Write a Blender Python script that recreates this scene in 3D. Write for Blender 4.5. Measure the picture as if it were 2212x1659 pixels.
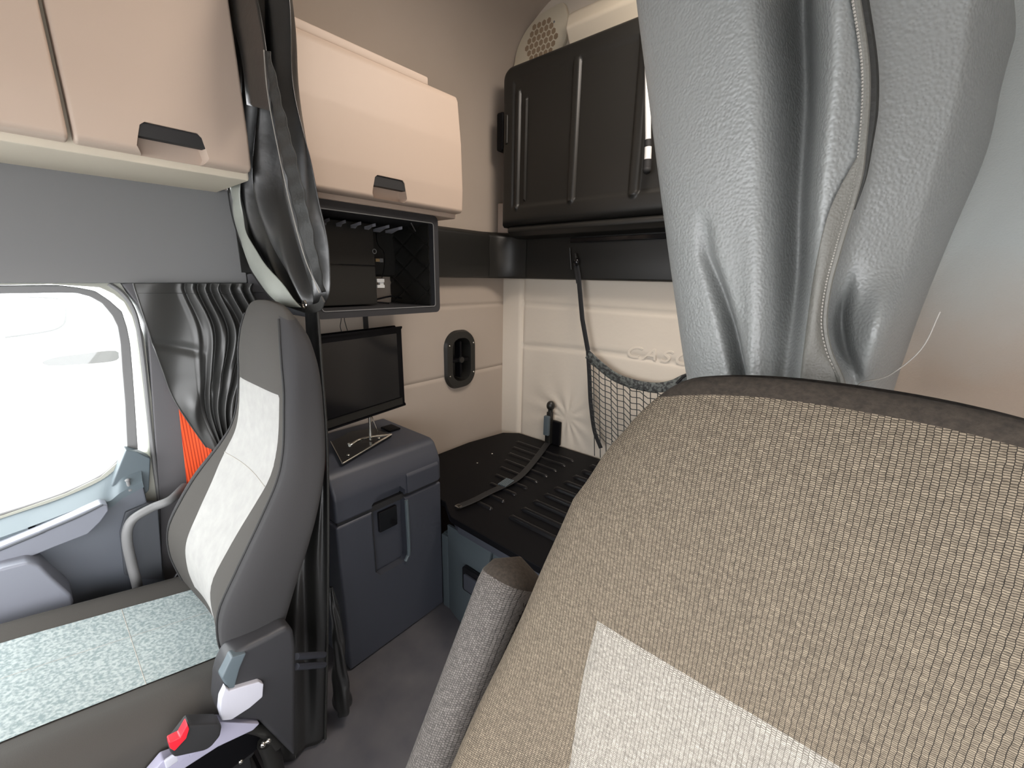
import bpy, bmesh, math, random
from mathutils import Vector, Matrix
random.seed(7)
C = bpy.context.scene.collection
for o in list(bpy.data.objects): bpy.data.objects.remove(o)

# ------------------------------------------------------------------ camera
# world: X to the passenger side, Y to the front of the cab, Z up, floor at 0, metres
W, H, F = 2212, 1659, 898.6
EYE = Vector((0, 0, 1.45))
# measured directions of the cab's axes in the camera frame
dX = Vector((20 - 1106, 829.5 - 578, -F)).normalized()
dR = Vector((1900 - 1106, 829.5 - 612, -F)).normalized()
dR = (dR - dX * dX.dot(dR)).normalized()
dU = dX.cross(-dR)
MR = Matrix((dX, -dR, dU))                       # camera frame -> world
cam_d = bpy.data.cameras.new('camera'); cam = bpy.data.objects.new('camera', cam_d); C.objects.link(cam)
cam_d.sensor_fit = 'HORIZONTAL'; cam_d.sensor_width = 36; cam_d.lens = F / W * 36
cam_d.clip_start = 0.02; cam_d.clip_end = 200
cam.matrix_world = Matrix.Translation(EYE) @ MR.to_4x4()
bpy.context.scene.camera = cam

def ray(u, v): return MR @ Vector((u - 1106, 829.5 - v, -F))
def onX(u, v, x): r = ray(u, v); return EYE + r * ((x - EYE.x) / r.x)
def onY(u, v, y): r = ray(u, v); return EYE + r * ((y - EYE.y) / r.y)
def onZ(u, v, z): r = ray(u, v); return EYE + r * ((z - EYE.z) / r.z)

# ------------------------------------------------------------------ light
sc = bpy.context.scene
sc.view_settings.view_transform = 'Standard'; sc.view_settings.look = 'None'
sc.view_settings.gamma = 1; sc.view_settings.use_curve_mapping = False
sc.view_settings.exposure = 2.75
w = bpy.data.worlds.new('world'); sc.world = w; w.use_nodes = True
wn = w.node_tree.nodes; wl = w.node_tree.links
bg = wn['Background']; bg.inputs[0].default_value = (0.97, 0.98, 1.0, 1); bg.inputs[1].default_value = 1.6
def portal(name, loc, rot, sx, sy):
    l = bpy.data.lights.new(name, 'AREA'); l.shape = 'RECTANGLE'; l.size = sx; l.size_y = sy
    l.cycles.is_portal = True
    o = bpy.data.objects.new(name, l); C.objects.link(o); o.location = loc; o.rotation_euler = rot
PI = math.pi
portal('portal_windshield', (0.6, 1.12, 1.4), (-PI/2, 0, 0), 2.1, 1.0)
portal('portal_driver_door', (-0.49, 0.35, 1.1), (0, -PI/2, 0), 1.6, 1.3)
portal('portal_passenger_window', (1.75, 0.35, 1.1), (0, PI/2, 0), 0.75, 1.3)
def lamp(name, loc, size, power, col, rot=(0, 0, 0)):
    l = bpy.data.lights.new(name, 'AREA'); l.shape = 'DISK'; l.size = size; l.energy = power; l.color = col
    o = bpy.data.objects.new(name, l); C.objects.link(o); o.location = loc; o.rotation_euler = rot; return o
lamp('dome_lamp_light', (0.40, -1.25, 2.66), 0.62, 4.0, (1.0, 0.89, 0.79))  # unseen fill light added to brighten the back of the cab

# ------------------------------------------------------------------ materials
def mat(name, col, rough=0.5, metal=0.0, spec=0.5, bump=None, var=None, coat=0.0, sheen=0.0):
    m = bpy.data.materials.new(name); m.use_nodes = True
    n = m.node_tree.nodes; l = m.node_tree.links; b = n['Principled BSDF']
    b.inputs['Base Color'].default_value = (*col, 1); b.inputs['Roughness'].default_value = rough
    b.inputs['Metallic'].default_value = metal; b.inputs['Specular IOR Level'].default_value = spec
    b.inputs['Coat Weight'].default_value = coat
    if sheen: b.inputs['Sheen Weight'].default_value = sheen
    tc = n.new('ShaderNodeTexCoord')
    if var:      # (scale, amount, colour2)
        nz = n.new('ShaderNodeTexNoise'); nz.inputs['Scale'].default_value = var[0]; nz.inputs['Detail'].default_value = 5
        l.new(tc.outputs['Object'], nz.inputs['Vector'])
        rp = n.new('ShaderNodeValToRGB'); rp.color_ramp.elements[0].position = 0.5 - var[1]; rp.color_ramp.elements[1].position = 0.5 + var[1]
        rp.color_ramp.elements[0].color = (*col, 1); rp.color_ramp.elements[1].color = (*var[2], 1)
        l.new(nz.outputs['Fac'], rp.inputs[0]); l.new(rp.outputs[0], b.inputs['Base Color'])
    if bump:     # list of (kind, scale, strength, distance)
        prev = None
        for kind, scale, st, dist in bump:
            if kind == 'noise':
                t = n.new('ShaderNodeTexNoise'); t.inputs['Detail'].default_value = 3; out = t.outputs['Fac']
            elif kind == 'voronoi':
                t = n.new('ShaderNodeTexVoronoi'); t.feature = 'SMOOTH_F1'; out = t.outputs['Distance']
            t.inputs['Scale'].default_value = scale; l.new(tc.outputs['Object'], t.inputs['Vector'])
            bp = n.new('ShaderNodeBump'); bp.inputs['Strength'].default_value = st; bp.inputs['Distance'].default_value = dist
            l.new(out, bp.inputs['Height'])
            if prev: l.new(prev.outputs[0], bp.inputs['Normal'])
            prev = bp
        l.new(prev.outputs[0], b.inputs['Normal'])
    return m

def weave(name, c1, c2, gap, cw=0.0034, ch=0.00145, axes='XZ', rough=0.9):
    """knitted cloth: small stitches in offset columns"""
    m = bpy.data.materials.new(name); m.use_nodes = True
    n = m.node_tree.nodes; l = m.node_tree.links; b = n['Principled BSDF']
    b.inputs['Roughness'].default_value = rough; b.inputs['Specular IOR Level'].default_value = 0.25
    tc = n.new('ShaderNodeTexCoord'); sp = n.new('ShaderNodeSeparateXYZ'); cb = n.new('ShaderNodeCombineXYZ')
    l.new(tc.outputs['Object'], sp.inputs[0])
    l.new(sp.outputs[axes[0]], cb.inputs[1]); l.new(sp.outputs[axes[1]], cb.inputs[0])
    dist = n.new('ShaderNodeTexNoise'); dist.inputs['Scale'].default_value = 170; dist.inputs['Detail'].default_value = 4
    l.new(tc.outputs['Object'], dist.inputs['Vector'])
    ad = n.new('ShaderNodeVectorMath'); ad.operation = 'MULTIPLY_ADD'; ad.inputs[1].default_value = (0.0016, 0.0016, 0)
    l.new(dist.outputs['Color'], ad.inputs[0]); l.new(cb.outputs[0], ad.inputs[2])
    br = n.new('ShaderNodeTexBrick'); br.inputs['Scale'].default_value = 50.0
    br.inputs['Brick Width'].default_value = ch * 50; br.inputs['Row Height'].default_value = cw * 50
    br.inputs['Mortar Size'].default_value = 0.013; br.inputs['Mortar Smooth'].default_value = 0.6
    br.inputs['Color1'].default_value = (*c1, 1); br.inputs['Color2'].default_value = (*c2, 1); br.inputs['Mortar'].default_value = (*gap, 1)
    l.new(ad.outputs[0], br.inputs['Vector'])
    nz = n.new('ShaderNodeTexNoise'); nz.inputs['Scale'].default_value = 350; l.new(tc.outputs['Object'], nz.inputs['Vector'])
    mx = n.new('ShaderNodeMix'); mx.data_type = 'RGBA'; mx.blend_type = 'OVERLAY'; mx.inputs['Factor'].default_value = 0.5
    l.new(br.outputs['Color'], mx.inputs['A']); l.new(nz.outputs['Fac'], mx.inputs['B'])
    l.new(mx.outputs['Result'], b.inputs['Base Color'])
    bp = n.new('ShaderNodeBump'); bp.inputs['Strength'].default_value = 0.5; bp.inputs['Distance'].default_value = 0.001; bp.invert = True
    l.new(br.outputs['Fac'], bp.inputs['Height']); l.new(bp.outputs[0], b.inputs['Normal'])
    return m

M = {}
M['beige_plastic'] = mat('beige_plastic', (0.49, 0.385, 0.31), 0.55, bump=[('noise', 900, 0.08, 0.0005)])
M['beige_plain'] = mat('beige_plain', (0.62, 0.55, 0.44), 0.6)
M['beige_lining'] = mat('beige_lining', (0.40, 0.338, 0.282), 0.9, bump=[('noise', 700, 0.15, 0.0005)], var=(3, 0.3, (0.43, 0.365, 0.308)))
M['headliner'] = mat('headliner', (0.46, 0.37, 0.28), 0.95, bump=[('noise', 900, 0.15, 0.0005)])
M['quilt'] = mat('quilt', (0.66, 0.59, 0.50), 0.85, bump=[('noise', 14, 0.25, 0.01), ('noise', 700, 0.1, 0.0004)])
M['black_plastic'] = mat('black_plastic', (0.004, 0.004, 0.005), 0.5, spec=0.12, bump=[('noise', 1500, 0.06, 0.0003)])
M['black_satin'] = mat('black_satin', (0.014, 0.0135, 0.012), 0.42, bump=[('noise', 1200, 0.06, 0.0003)])
M['rib_black'] = mat('rib_black', (0.006, 0.006, 0.007), 0.28, spec=0.5)
M['black_gloss'] = mat('black_gloss', (0.008, 0.008, 0.009), 0.12)
M['black_rubber'] = mat('black_rubber', (0.015, 0.015, 0.016), 0.7)
M['charcoal'] = mat('charcoal', (0.046, 0.050, 0.064), 0.5, bump=[('noise', 1600, 0.15, 0.0004)])
M['charcoal_side'] = mat('charcoal_side', (0.03, 0.03, 0.033), 0.5, bump=[('noise', 1600, 0.12, 0.0004)])
M['grey_panel'] = mat('grey_panel', (0.09, 0.115, 0.13), 0.5, bump=[('noise', 1400, 0.1, 0.0004)])
M['header_cloth'] = mat('header_cloth', (0.18, 0.18, 0.18), 0.95, bump=[('noise', 900, 0.15, 0.0004)])
M['bunk_front'] = mat('bunk_front', (0.065, 0.082, 0.092), 0.45, bump=[('noise', 1400, 0.1, 0.0004)])
M['door_grey'] = mat('door_grey', (0.105, 0.115, 0.135), 0.5, bump=[('noise', 1300, 0.1, 0.0004)])
M['door_dark'] = mat('door_dark', (0.07, 0.075, 0.085), 0.55, bump=[('noise', 1300, 0.1, 0.0004)])
M['door_light'] = mat('door_light', (0.19, 0.20, 0.235), 0.4)
M['pillar_grey'] = mat('pillar_grey', (0.10, 0.097, 0.102), 0.6, bump=[('noise', 1300, 0.1, 0.0004)])
M['seal_grey'] = mat('seal_grey', (0.18, 0.18, 0.18), 0.5)
M['frame_cream'] = mat('frame_cream', (0.36, 0.36, 0.31), 0.5)
M['silver'] = mat('silver', (0.55, 0.55, 0.58), 0.35, metal=0.7)
M['chrome'] = mat('chrome', (0.8, 0.78, 0.72), 0.15, metal=1)
M['brass'] = mat('brass', (0.8, 0.62, 0.38), 0.3, metal=1)
M['white_plastic'] = mat('white_plastic', (0.75, 0.75, 0.74), 0.4)
M['lilac_plastic'] = mat('lilac_plastic', (0.36, 0.35, 0.45), 0.45)
M['lever_grey'] = mat('lever_grey', (0.50, 0.50, 0.56), 0.45)
M['red_plastic'] = mat('red_plastic', (0.85, 0.02, 0.035), 0.35)
M['black_cloth'] = mat('black_cloth', (0.014, 0.014, 0.0135), 0.36, spec=1.0, bump=[('noise', 60, 0.12, 0.004), ('noise', 900, 0.05, 0.0003)])
M['side_cloth'] = mat('side_cloth', (0.05, 0.05, 0.048), 0.42, spec=0.6, bump=[('noise', 900, 0.05, 0.0003)])
M['black_hem'] = mat('black_hem', (0.022, 0.022, 0.020), 0.6, bump=[('noise', 120, 0.4, 0.003)])
M['leather'] = mat('leather', (0.195, 0.20, 0.195), 0.40, spec=0.6, bump=[('voronoi', 330, 0.55, 0.0014), ('noise', 18, 0.12, 0.006)])
M['leather_hem'] = mat('leather_hem', (0.13, 0.125, 0.11), 0.5, bump=[('voronoi', 500, 0.4, 0.001)])
M['thread'] = mat('thread', (0.30, 0.28, 0.25), 0.8)
M['seat_cloth'] = weave('seat_cloth', (0.135, 0.108, 0.078), (0.190, 0.154, 0.112), (0.014, 0.011, 0.008))
M['seat_light'] = weave('seat_light', (0.235, 0.215, 0.185), (0.32, 0.295, 0.255), (0.085, 0.075, 0.062))
M['seat_cloth_far'] = mat('seat_cloth_far', (0.046, 0.042, 0.037), 0.95, bump=[('noise', 600, 0.3, 0.0008)], sheen=0.0)
M['seat_side'] = mat('seat_side', (0.030, 0.029, 0.030), 0.95, bump=[('noise', 700, 0.3, 0.0008)], sheen=0.0)
M['insert_far'] = mat('insert_far', (0.27, 0.265, 0.255), 0.95, var=(35, 0.2, (0.31, 0.305, 0.29)))
M['cushion_insert'] = mat('cushion_insert', (0.19, 0.24, 0.243), 0.95, var=(150, 0.12, (0.36, 0.40, 0.40)), bump=[('noise', 260, 0.3, 0.001)])
M['seat_piping'] = mat('seat_piping', (0.02, 0.02, 0.02), 0.8)
M['seat_roll'] = mat('seat_roll', (0.016, 0.011, 0.007), 0.95, var=(240, 0.2, (0.034, 0.025, 0.017)), bump=[('noise', 500, 0.4, 0.001)])
M['belt_orange'] = mat('belt_orange', (0.95, 0.09, 0.02), 0.6)
M['webbing'] = mat('webbing', (0.012, 0.012, 0.013), 0.6, bump=[('noise', 600, 0.4, 0.0006)])
M['hem_tape'] = mat('hem_tape', (0.02, 0.02, 0.02), 0.5, var=(70, 0.08, (0.12, 0.13, 0.12)))
M['net_cord'] = mat('net_cord', (0.02, 0.024, 0.024), 0.6)
M['floor'] = mat('floor', (0.062, 0.061, 0.072), 0.55, var=(7, 0.22, (0.11, 0.105, 0.11)), bump=[('noise', 800, 0.1, 0.0004)])
M['speaker_beige'] = mat('speaker_beige', (0.62, 0.56, 0.44), 0.6)
M['speaker_cell'] = mat('speaker_cell', (0.28, 0.20, 0.13), 0.8)
M['asphalt'] = mat('asphalt', (0.35, 0.35, 0.35), 0.9, var=(1.5, 0.3, (0.42, 0.42, 0.42)))
M['lorry_white'] = mat('lorry_white', (0.85, 0.85, 0.85), 0.3)
M['lorry_grey'] = mat('lorry_grey', (0.10, 0.10, 0.10), 0.5)
def glass():
    m = bpy.data.materials.new('window_glass'); m.use_nodes = True
    n = m.node_tree.nodes; l = m.node_tree.links; n.remove(n['Principled BSDF'])
    t = n.new('ShaderNodeBsdfTransparent'); t.inputs[0].default_value = (0.96, 0.98, 0.97, 1)
    g = n.new('ShaderNodeBsdfGlossy'); g.inputs['Roughness'].default_value = 0.02
    x = n.new('ShaderNodeMixShader'); x.inputs[0].default_value = 0.06
    l.new(t.outputs[0], x.inputs[1]); l.new(g.outputs[0], x.inputs[2]); l.new(x.outputs[0], n['Material Output'].inputs[0])
    return m
M['glass'] = glass()
def belt_mat():
    m = M['belt_orange']; n = m.node_tree.nodes; l = m.node_tree.links; b = n['Principled BSDF']
    tc = n.new('ShaderNodeTexCoord'); wv = n.new('ShaderNodeTexWave'); wv.bands_direction = 'Y'; wv.inputs['Scale'].default_value = 38
    l.new(tc.outputs['Object'], wv.inputs['Vector'])
    rp = n.new('ShaderNodeValToRGB'); rp.color_ramp.elements[0].color = (0.55, 0.04, 0.01, 1); rp.color_ramp.elements[1].color = (1, 0.12, 0.03, 1)
    rp.color_ramp.elements[0].position = 0.1; rp.color_ramp.elements[1].position = 0.4
    l.new(wv.outputs['Fac'], rp.inputs[0]); l.new(rp.outputs[0], b.inputs['Base Color'])
belt_mat()

# ------------------------------------------------------------------ helpers
def obj(name, bm, m, parent=None, smooth=True, angle=40, origin=None):
    me = bpy.data.meshes.new(name)
    if origin is not None:
        bmesh.ops.translate(bm, verts=bm.verts, vec=-Vector(origin))
    bmesh.ops.recalc_face_normals(bm, faces=bm.faces)
    bm.to_mesh(me); bm.free()
    o = bpy.data.objects.new(name, me); C.objects.link(o)
    if origin is not None: o.location = origin
    me.materials.append(M[m] if isinstance(m, str) else m)
    if smooth:
        me.polygons.foreach_set('use_smooth', [True] * len(me.polygons))
        me.set_sharp_from_angle(angle=math.radians(angle))
        if len(me.polygons) < 400 and angle <= 62:
            wm = o.modifiers.new('weighted', 'WEIGHTED_NORMAL'); wm.keep_sharp = True; wm.weight = 80
    if parent: o.parent = parent
    return o
def thing(name, label, cat, group=None, loc=(0, 0, 0)):
    o = bpy.data.objects.new(name, None); C.objects.link(o); o.location = loc; o.empty_display_size = 0.05
    o['label'] = label; o['category'] = cat
    if group: o['group'] = group
    return o
def tag(o, label, cat, group=None):
    o['label'] = label; o['category'] = cat
    if group: o['group'] = group
    return o
def struct(o, label=None):
    o['kind'] = 'structure'
    if label: o['label'] = label
    return o
def plab(o, label): o['label'] = label; return o
def box(bm, lo, hi, bev=0.0, seg=2):
    lo = Vector(lo); hi = Vector(hi)
    r = bmesh.ops.create_cube(bm, size=1.0)
    vs = r['verts']; c = (lo + hi) / 2; s = hi - lo
    for v in vs: v.co = Vector((v.co.x * s.x + c.x, v.co.y * s.y + c.y, v.co.z * s.z + c.z))
    if bev:
        es = list({e for v in vs for e in v.link_edges})
        bmesh.ops.bevel(bm, geom=es, offset=bev, segments=seg, affect='EDGES', profile=0.5)
    return bm
def B(lo, hi, bev=0.0, seg=2):
    return box(bmesh.new(), lo, hi, bev, seg)
def prism(pts, axis, d0, d1, bev=0.0, seg=2, bm=None):
    """polygon extruded along an axis. pts are 3D (that axis ignored)."""
    bm = bm or bmesh.new(); ax = 'XYZ'.index(axis)
    vs = []
    for p in pts:
        q = Vector(p); q[ax] = d0; vs.append(bm.verts.new(q))
    f = bm.faces.new(vs)
    r = bmesh.ops.extrude_face_region(bm, geom=[f])
    nv = [g for g in r['geom'] if isinstance(g, bmesh.types.BMVert)]
    v = Vector((0, 0, 0)); v[ax] = d1 - d0
    bmesh.ops.translate(bm, verts=nv, vec=v)
    if bev:
        allv = set(vs) | set(nv)
        es = [e for e in bm.edges if e.verts[0] in allv and e.verts[1] in allv]
        bmesh.ops.bevel(bm, geom=es, offset=bev, segments=seg, affect='EDGES', profile=0.5)
    return bm
def holed(outer, inner, axis, d0, d1):
    bm = bmesh.new(); ax = 'XYZ'.index(axis); es = []
    for loop in (outer, inner):
        vs = []
        for p in loop:
            q = Vector(p); q[ax] = d0; vs.append(bm.verts.new(q))
        for i in range(len(vs)): es.append(bm.edges.new((vs[i], vs[(i + 1) % len(vs)])))
    bmesh.ops.triangle_fill(bm, use_beauty=True, edges=es)
    r = bmesh.ops.extrude_face_region(bm, geom=list(bm.faces))
    v = Vector((0, 0, 0)); v[ax] = d1 - d0
    bmesh.ops.translate(bm, verts=[g for g in r['geom'] if isinstance(g, bmesh.types.BMVert)], vec=v)
    return bm
def spline(pts, n=8, closed=False):
    """Catmull-Rom through points"""
    P = [Vector(p) for p in pts]; out = []; N = len(P)
    rng = range(N) if closed else range(N - 1)
    for i in rng:
        p1, p2 = P[i], P[(i + 1) % N]
        p0 = P[(i - 1) % N] if (closed or i > 0) else p1 * 2 - p2
        p3 = P[(i + 2) % N] if (closed or i < N - 2) else p2 * 2 - p1
        for k in range(n):
            t = k / n
            out.append(0.5 * ((2 * p1) + (-p0 + p2) * t + (2 * p0 - 5 * p1 + 4 * p2 - p3) * t * t + (-p0 + 3 * p1 - 3 * p2 + p3) * t ** 3))
    if not closed: out.append(P[-1])
    return out
def tube(pts, r, seg=10, bm=None, flat=None, caps=True):
    """tube along points; r number or list; flat=(w,h,up) gives a ribbon section"""
    bm = bm or bmesh.new(); P = [Vector(p) for p in pts]; rings = []
    up = Vector(flat[2]) if flat else None; nrm = None
    for i, p in enumerate(P):
        t = (P[min(i + 1, len(P) - 1)] - P[max(i - 1, 0)]).normalized()
        if up is not None: a = up.cross(t).normalized(); b = t.cross(a)
        else:
            if nrm is None: nrm = t.orthogonal().normalized()
            nrm = (nrm - t * nrm.dot(t)).normalized(); a = nrm; b = t.cross(a)
        rr = r[i] if isinstance(r, (list, tuple)) else r
        ring = []
        for k in range(seg):
            th = 2 * PI * k / seg
            if flat:
                cx, sx = math.cos(th), math.sin(th)
                q = p + a * (flat[0] / 2) * math.copysign(abs(cx) ** 0.4, cx) + b * (flat[1] / 2) * math.copysign(abs(sx) ** 0.6, sx)
            else: q = p + (a * math.cos(th) + b * math.sin(th)) * rr
            ring.append(bm.verts.new(q))
        rings.append(ring)
    for i in range(len(rings) - 1):
        for k in range(seg):
            bm.faces.new((rings[i][k], rings[i][(k + 1) % seg], rings[i + 1][(k + 1) % seg], rings[i + 1][k]))
    if caps: bm.faces.new(rings[0][::-1]); bm.faces.new(rings[-1])
    return bm
def grid(fn, nu, nv, bm=None, thick=0.0, nvec=(0, -1, 0), wrap=False):
    bm = bm or bmesh.new()
    G = [[bm.verts.new(fn(i / nu, j / nv)) for i in range(nu + (0 if wrap else 1))] for j in range(nv + 1)]
    m_ = nu if wrap else nu
    for j in range(nv):
        for i in range(m_):
            i2 = (i + 1) % nu if wrap else i + 1
            bm.faces.new((G[j][i], G[j][i2], G[j + 1][i2], G[j + 1][i]))
    if thick:
        r = bmesh.ops.extrude_face_region(bm, geom=list(bm.faces))
        bmesh.ops.translate(bm, verts=[g for g in r['geom'] if isinstance(g, bmesh.types.BMVert)], vec=Vector(nvec) * thick)
    return bm
def cyl(bm, c, r, h, axis='Z', seg=20, r2=None):
    m = Matrix.Translation(Vector(c))
    if axis == 'X': m = m @ Matrix.Rotation(PI / 2, 4, 'Y')
    if axis == 'Y': m = m @ Matrix.Rotation(-PI / 2, 4, 'X')
    bmesh.ops.create_cone(bm, cap_ends=True, segments=seg, radius1=r, radius2=r if r2 is None else r2, depth=h, matrix=m)
    return bm
def sph(bm, c, r, s=(1, 1, 1)):
    bmesh.ops.create_uvsphere(bm, u_segments=16, v_segments=10, radius=r, matrix=Matrix.Translation(Vector(c)) @ Matrix.Diagonal((*s, 1)))
    return bm
def rrect(cy, cz, hy, hz, r, n=5, a='Y', b='Z'):
    """rounded rectangle loop in the a-b plane"""
    out = []
    for (sx, sz, a0) in ((1, 1, 0), (-1, 1, PI / 2), (-1, -1, PI), (1, -1, 3 * PI / 2)):
        for k in range(n + 1):
            th = a0 + PI / 2 * k / n
            v = Vector((0, 0, 0)); v['XYZ'.index(a)] = cy + sx * (hy - r) + r * math.cos(th); v['XYZ'.index(b)] = cz + sz * (hz - r) + r * math.sin(th)
            out.append(v)
    return out
def cut(o, bm):
    """subtract a shape from a mesh object"""
    me = bpy.data.meshes.new('cutter'); bmesh.ops.recalc_face_normals(bm, faces=bm.faces); bm.to_mesh(me); bm.free()
    c = bpy.data.objects.new('cutter', me); C.objects.link(c)
    c.matrix_world = Matrix.Identity(4)
    o.modifiers.clear()
    md = o.modifiers.new('b', 'BOOLEAN'); md.operation = 'DIFFERENCE'; md.solver = 'EXACT'; md.object = c
    bpy.context.view_layer.update()
    dg = bpy.context.evaluated_depsgraph_get()
    nm = bpy.data.meshes.new_from_object(o.evaluated_get(dg))
    o.modifiers.clear(); old = o.data; o.data = nm; nm.name = o.name
    bpy.data.objects.remove(c); bpy.data.meshes.remove(me)
    nm.set_sharp_from_angle(angle=math.radians(40))
    wm = o.modifiers.new('weighted', 'WEIGHTED_NORMAL'); wm.keep_sharp = True; wm.weight = 80
def lerp(a, b, t): return a + (b - a) * t
def curve1(tab, x):
    """smooth interpolation of a table of (x, y), x rising"""
    if x <= tab[0][0]: return tab[0][1]
    for i in range(len(tab) - 1):
        x0, y0 = tab[i]; x1, y1 = tab[i + 1]
        if x <= x1:
            def sl(k):
                if k <= 0 or k >= len(tab) - 1: 
                    k2 = min(max(k, 0), len(tab) - 2); return (tab[k2 + 1][1] - tab[k2][1]) / (tab[k2 + 1][0] - tab[k2][0])
                return (tab[k + 1][1] - tab[k - 1][1]) / (tab[k + 1][0] - tab[k - 1][0])
            h = x1 - x0; t = (x - x0) / h; m0 = sl(i) * h; m1 = sl(i + 1) * h
            return (2*t**3 - 3*t*t + 1) * y0 + (t**3 - 2*t*t + t) * m0 + (-2*t**3 + 3*t*t) * y1 + (t**3 - t*t) * m1
    return tab[-1][1]
def gauss(x, m, s): return math.exp(-((x - m) / s) ** 2)

XR, XL, YB, YF, ZT = 1.67, -0.49, -1.90, 1.12, 2.75     # inner faces of the cab shell

# ------------------------------------------------------------------ setting
struct(obj('floor', B((XL - .05, YB - .05, -0.05), (XR + .06, YF + .05, 0)), 'floor'))
# roof: flat in the middle, coved down to the side walls
def roof_prof():
    return [(XL - .0, 2.0), (XL + .002, 2.25), (XL + .03, 2.45), (XL + .12, 2.62), (XL + .3, 2.72), (XL + .55, ZT), (XR - .55, ZT), (XR - .3, 2.72), (XR - .12, 2.62), (XR - .03, 2.45), (XR - .002, 2.25), (XR, 2.0)]
rp = spline([Vector((a, 0, b)) for a, b in roof_prof()], 6)
bm = bmesh.new()
a_ = [bm.verts.new((p.x, YB, p.z)) for p in rp]; b_ = [bm.verts.new((p.x, YF, p.z)) for p in rp]
for i in range(len(rp) - 1): bm.faces.new((a_[i], a_[i+1], b_[i+1], b_[i]))
r = bmesh.ops.extrude_face_region(bm, geom=list(bm.faces))
for g in r['geom']:
    if isinstance(g, bmesh.types.BMVert):
        g.co.z += 0.05; g.co.x += 0.05 * (1 if g.co.x > 0.6 else -1)
struct(obj('ceiling', bm, 'beige_lining'))
# side wall of the sleeper, padded lining with stitched seams
def wallfn(u, v):
    y = lerp(YB - .05, -0.50, u); z = lerp(0, 2.02, v)
    d = 0.006 * (gauss(z, 1.295, .008) + gauss(z, 0.923, .008) if z < 1.42 else 0)
    return Vector((XR + d, y, z))
struct(obj('wall_right', grid(wallfn, 20, 280, thick=0.04, nvec=(1, 0, 0)), 'beige_lining', angle=60))
# rear wall: quilted padding
def rearfn(u, v):
    x = lerp(XL - .02, XR, u); z = lerp(0, ZT + .03, v)
    d = 0.0
    if z < 1.45:
        vert = gauss(x, 1.53, .012)
        seam = gauss(z, 1.302, .007) + gauss(z - 0.03 * math.sin((1.53 - x) * 2.2), 1.06, .010)
        d = -0.008 * max(vert, min(seam, 1) * (1 if x < 1.54 else 0)) + 0.012 * (1 if x > 1.53 else 0)
        # puckers around the bracket
        r_ = math.hypot(x - 1.19, z - 0.70)
        th = math.atan2(z - 0.70, x - 1.19)
        if z > .5: d += 0.006 * math.sin(th * 11 + 1.1 * math.sin(th * 3)) * math.exp(-r_ / 0.13) * min(1, r_ / .06)
    return Vector((x, YB + 0.02 + d, z))
wr = struct(obj('wall_rear', grid(rearfn, 260, 220, thick=0.05, nvec=(0, -1, 0)), 'quilt', angle=80))
tc_ = bpy.data.curves.new('embossed_lettering', 'FONT'); tc_.body = 'CASCADIA'; tc_.size = 0.075; tc_.extrude = 0.0006; tc_.bevel_depth = 0.0008
tc_.shear = 0.35; tc_.space_character = 1.3
tx = bpy.data.objects.new('embossed_lettering', tc_); C.objects.link(tx)
tx.matrix_world = Matrix.Translation((0.88, YB + 0.021, 1.085)) @ Matrix(((-1.35, 0, 0, 0), (0, 0, 1, 0), (0, 1, 0, 0), (0, 0, 0, 1)))
tc_.materials.append(M['quilt']); tx.parent = wr; tx.matrix_parent_inverse = Matrix.Identity(4)
# bright moulded trim high on the rear wall
bm = prism([(0, -1.885, 2.43), (0, -1.80, 2.44), (0, -1.76, 2.50), (0, -1.78, 2.56), (0, -1.885, 2.62)], 'X', -0.45, 1.235, 0.012)
struct(obj('trim_1', bm, 'beige_plain'))
# black ledge running round the sleeper
def ledge(bm, pts_plan, zs):
    pass
plan = [(1.66, -0.5), (1.66, -1.62), (1.655, -1.70), (1.63, -1.77), (1.57, -1.83), (1.48, -1.86), (1.36, -1.868), (XL, -1.868)]
plan2 = spline([Vector((a, b, 0)) for a, b in plan], 6)
prof = [(0.0, 1.440), (-0.035, 1.440), (-0.048, 1.450), (-0.055, 1.52), (-0.045, 1.60), (-0.055, 1.65), (-0.035, 1.675), (0.03, 1.685), (0.03, 1.44)]
bm = bmesh.new(); rings = []
for i, p in enumerate(plan2):
    t = (plan2[min(i + 1, len(plan2) - 1)] - plan2[max(i - 1, 0)]).normalized()
    nrm = Vector((t.y, -t.x, 0))          # outwards or inwards
    if nrm.dot(Vector((0.6, -1.0, 0)) - p) > 0: nrm = -nrm
    rings.append([bm.verts.new((p.x + nrm.x * a, p.y + nrm.y * a, z)) for a, z in prof])
for i in range(len(rings) - 1):
    for k in range(len(prof)):
        bm.faces.new((rings[i][k], rings[i][(k + 1) % len(prof)], rings[i + 1][(k + 1) % len(prof)], rings[i + 1][k]))
bm.faces.new(rings[0]); bm.faces.new(rings[-1][::-1])
struct(obj('trim_2', bm, 'black_satin', angle=62))
# narrow cream corner strip beside the folded bunk
struct(obj('trim_3', prism([(1.66, -1.80, 0), (1.66, -1.88, 0), (1.58, -1.88, 0), (1.615, -1.835, 0)], 'Z', 1.68, 1.84, 0.008), 'beige_plastic'))

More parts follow.
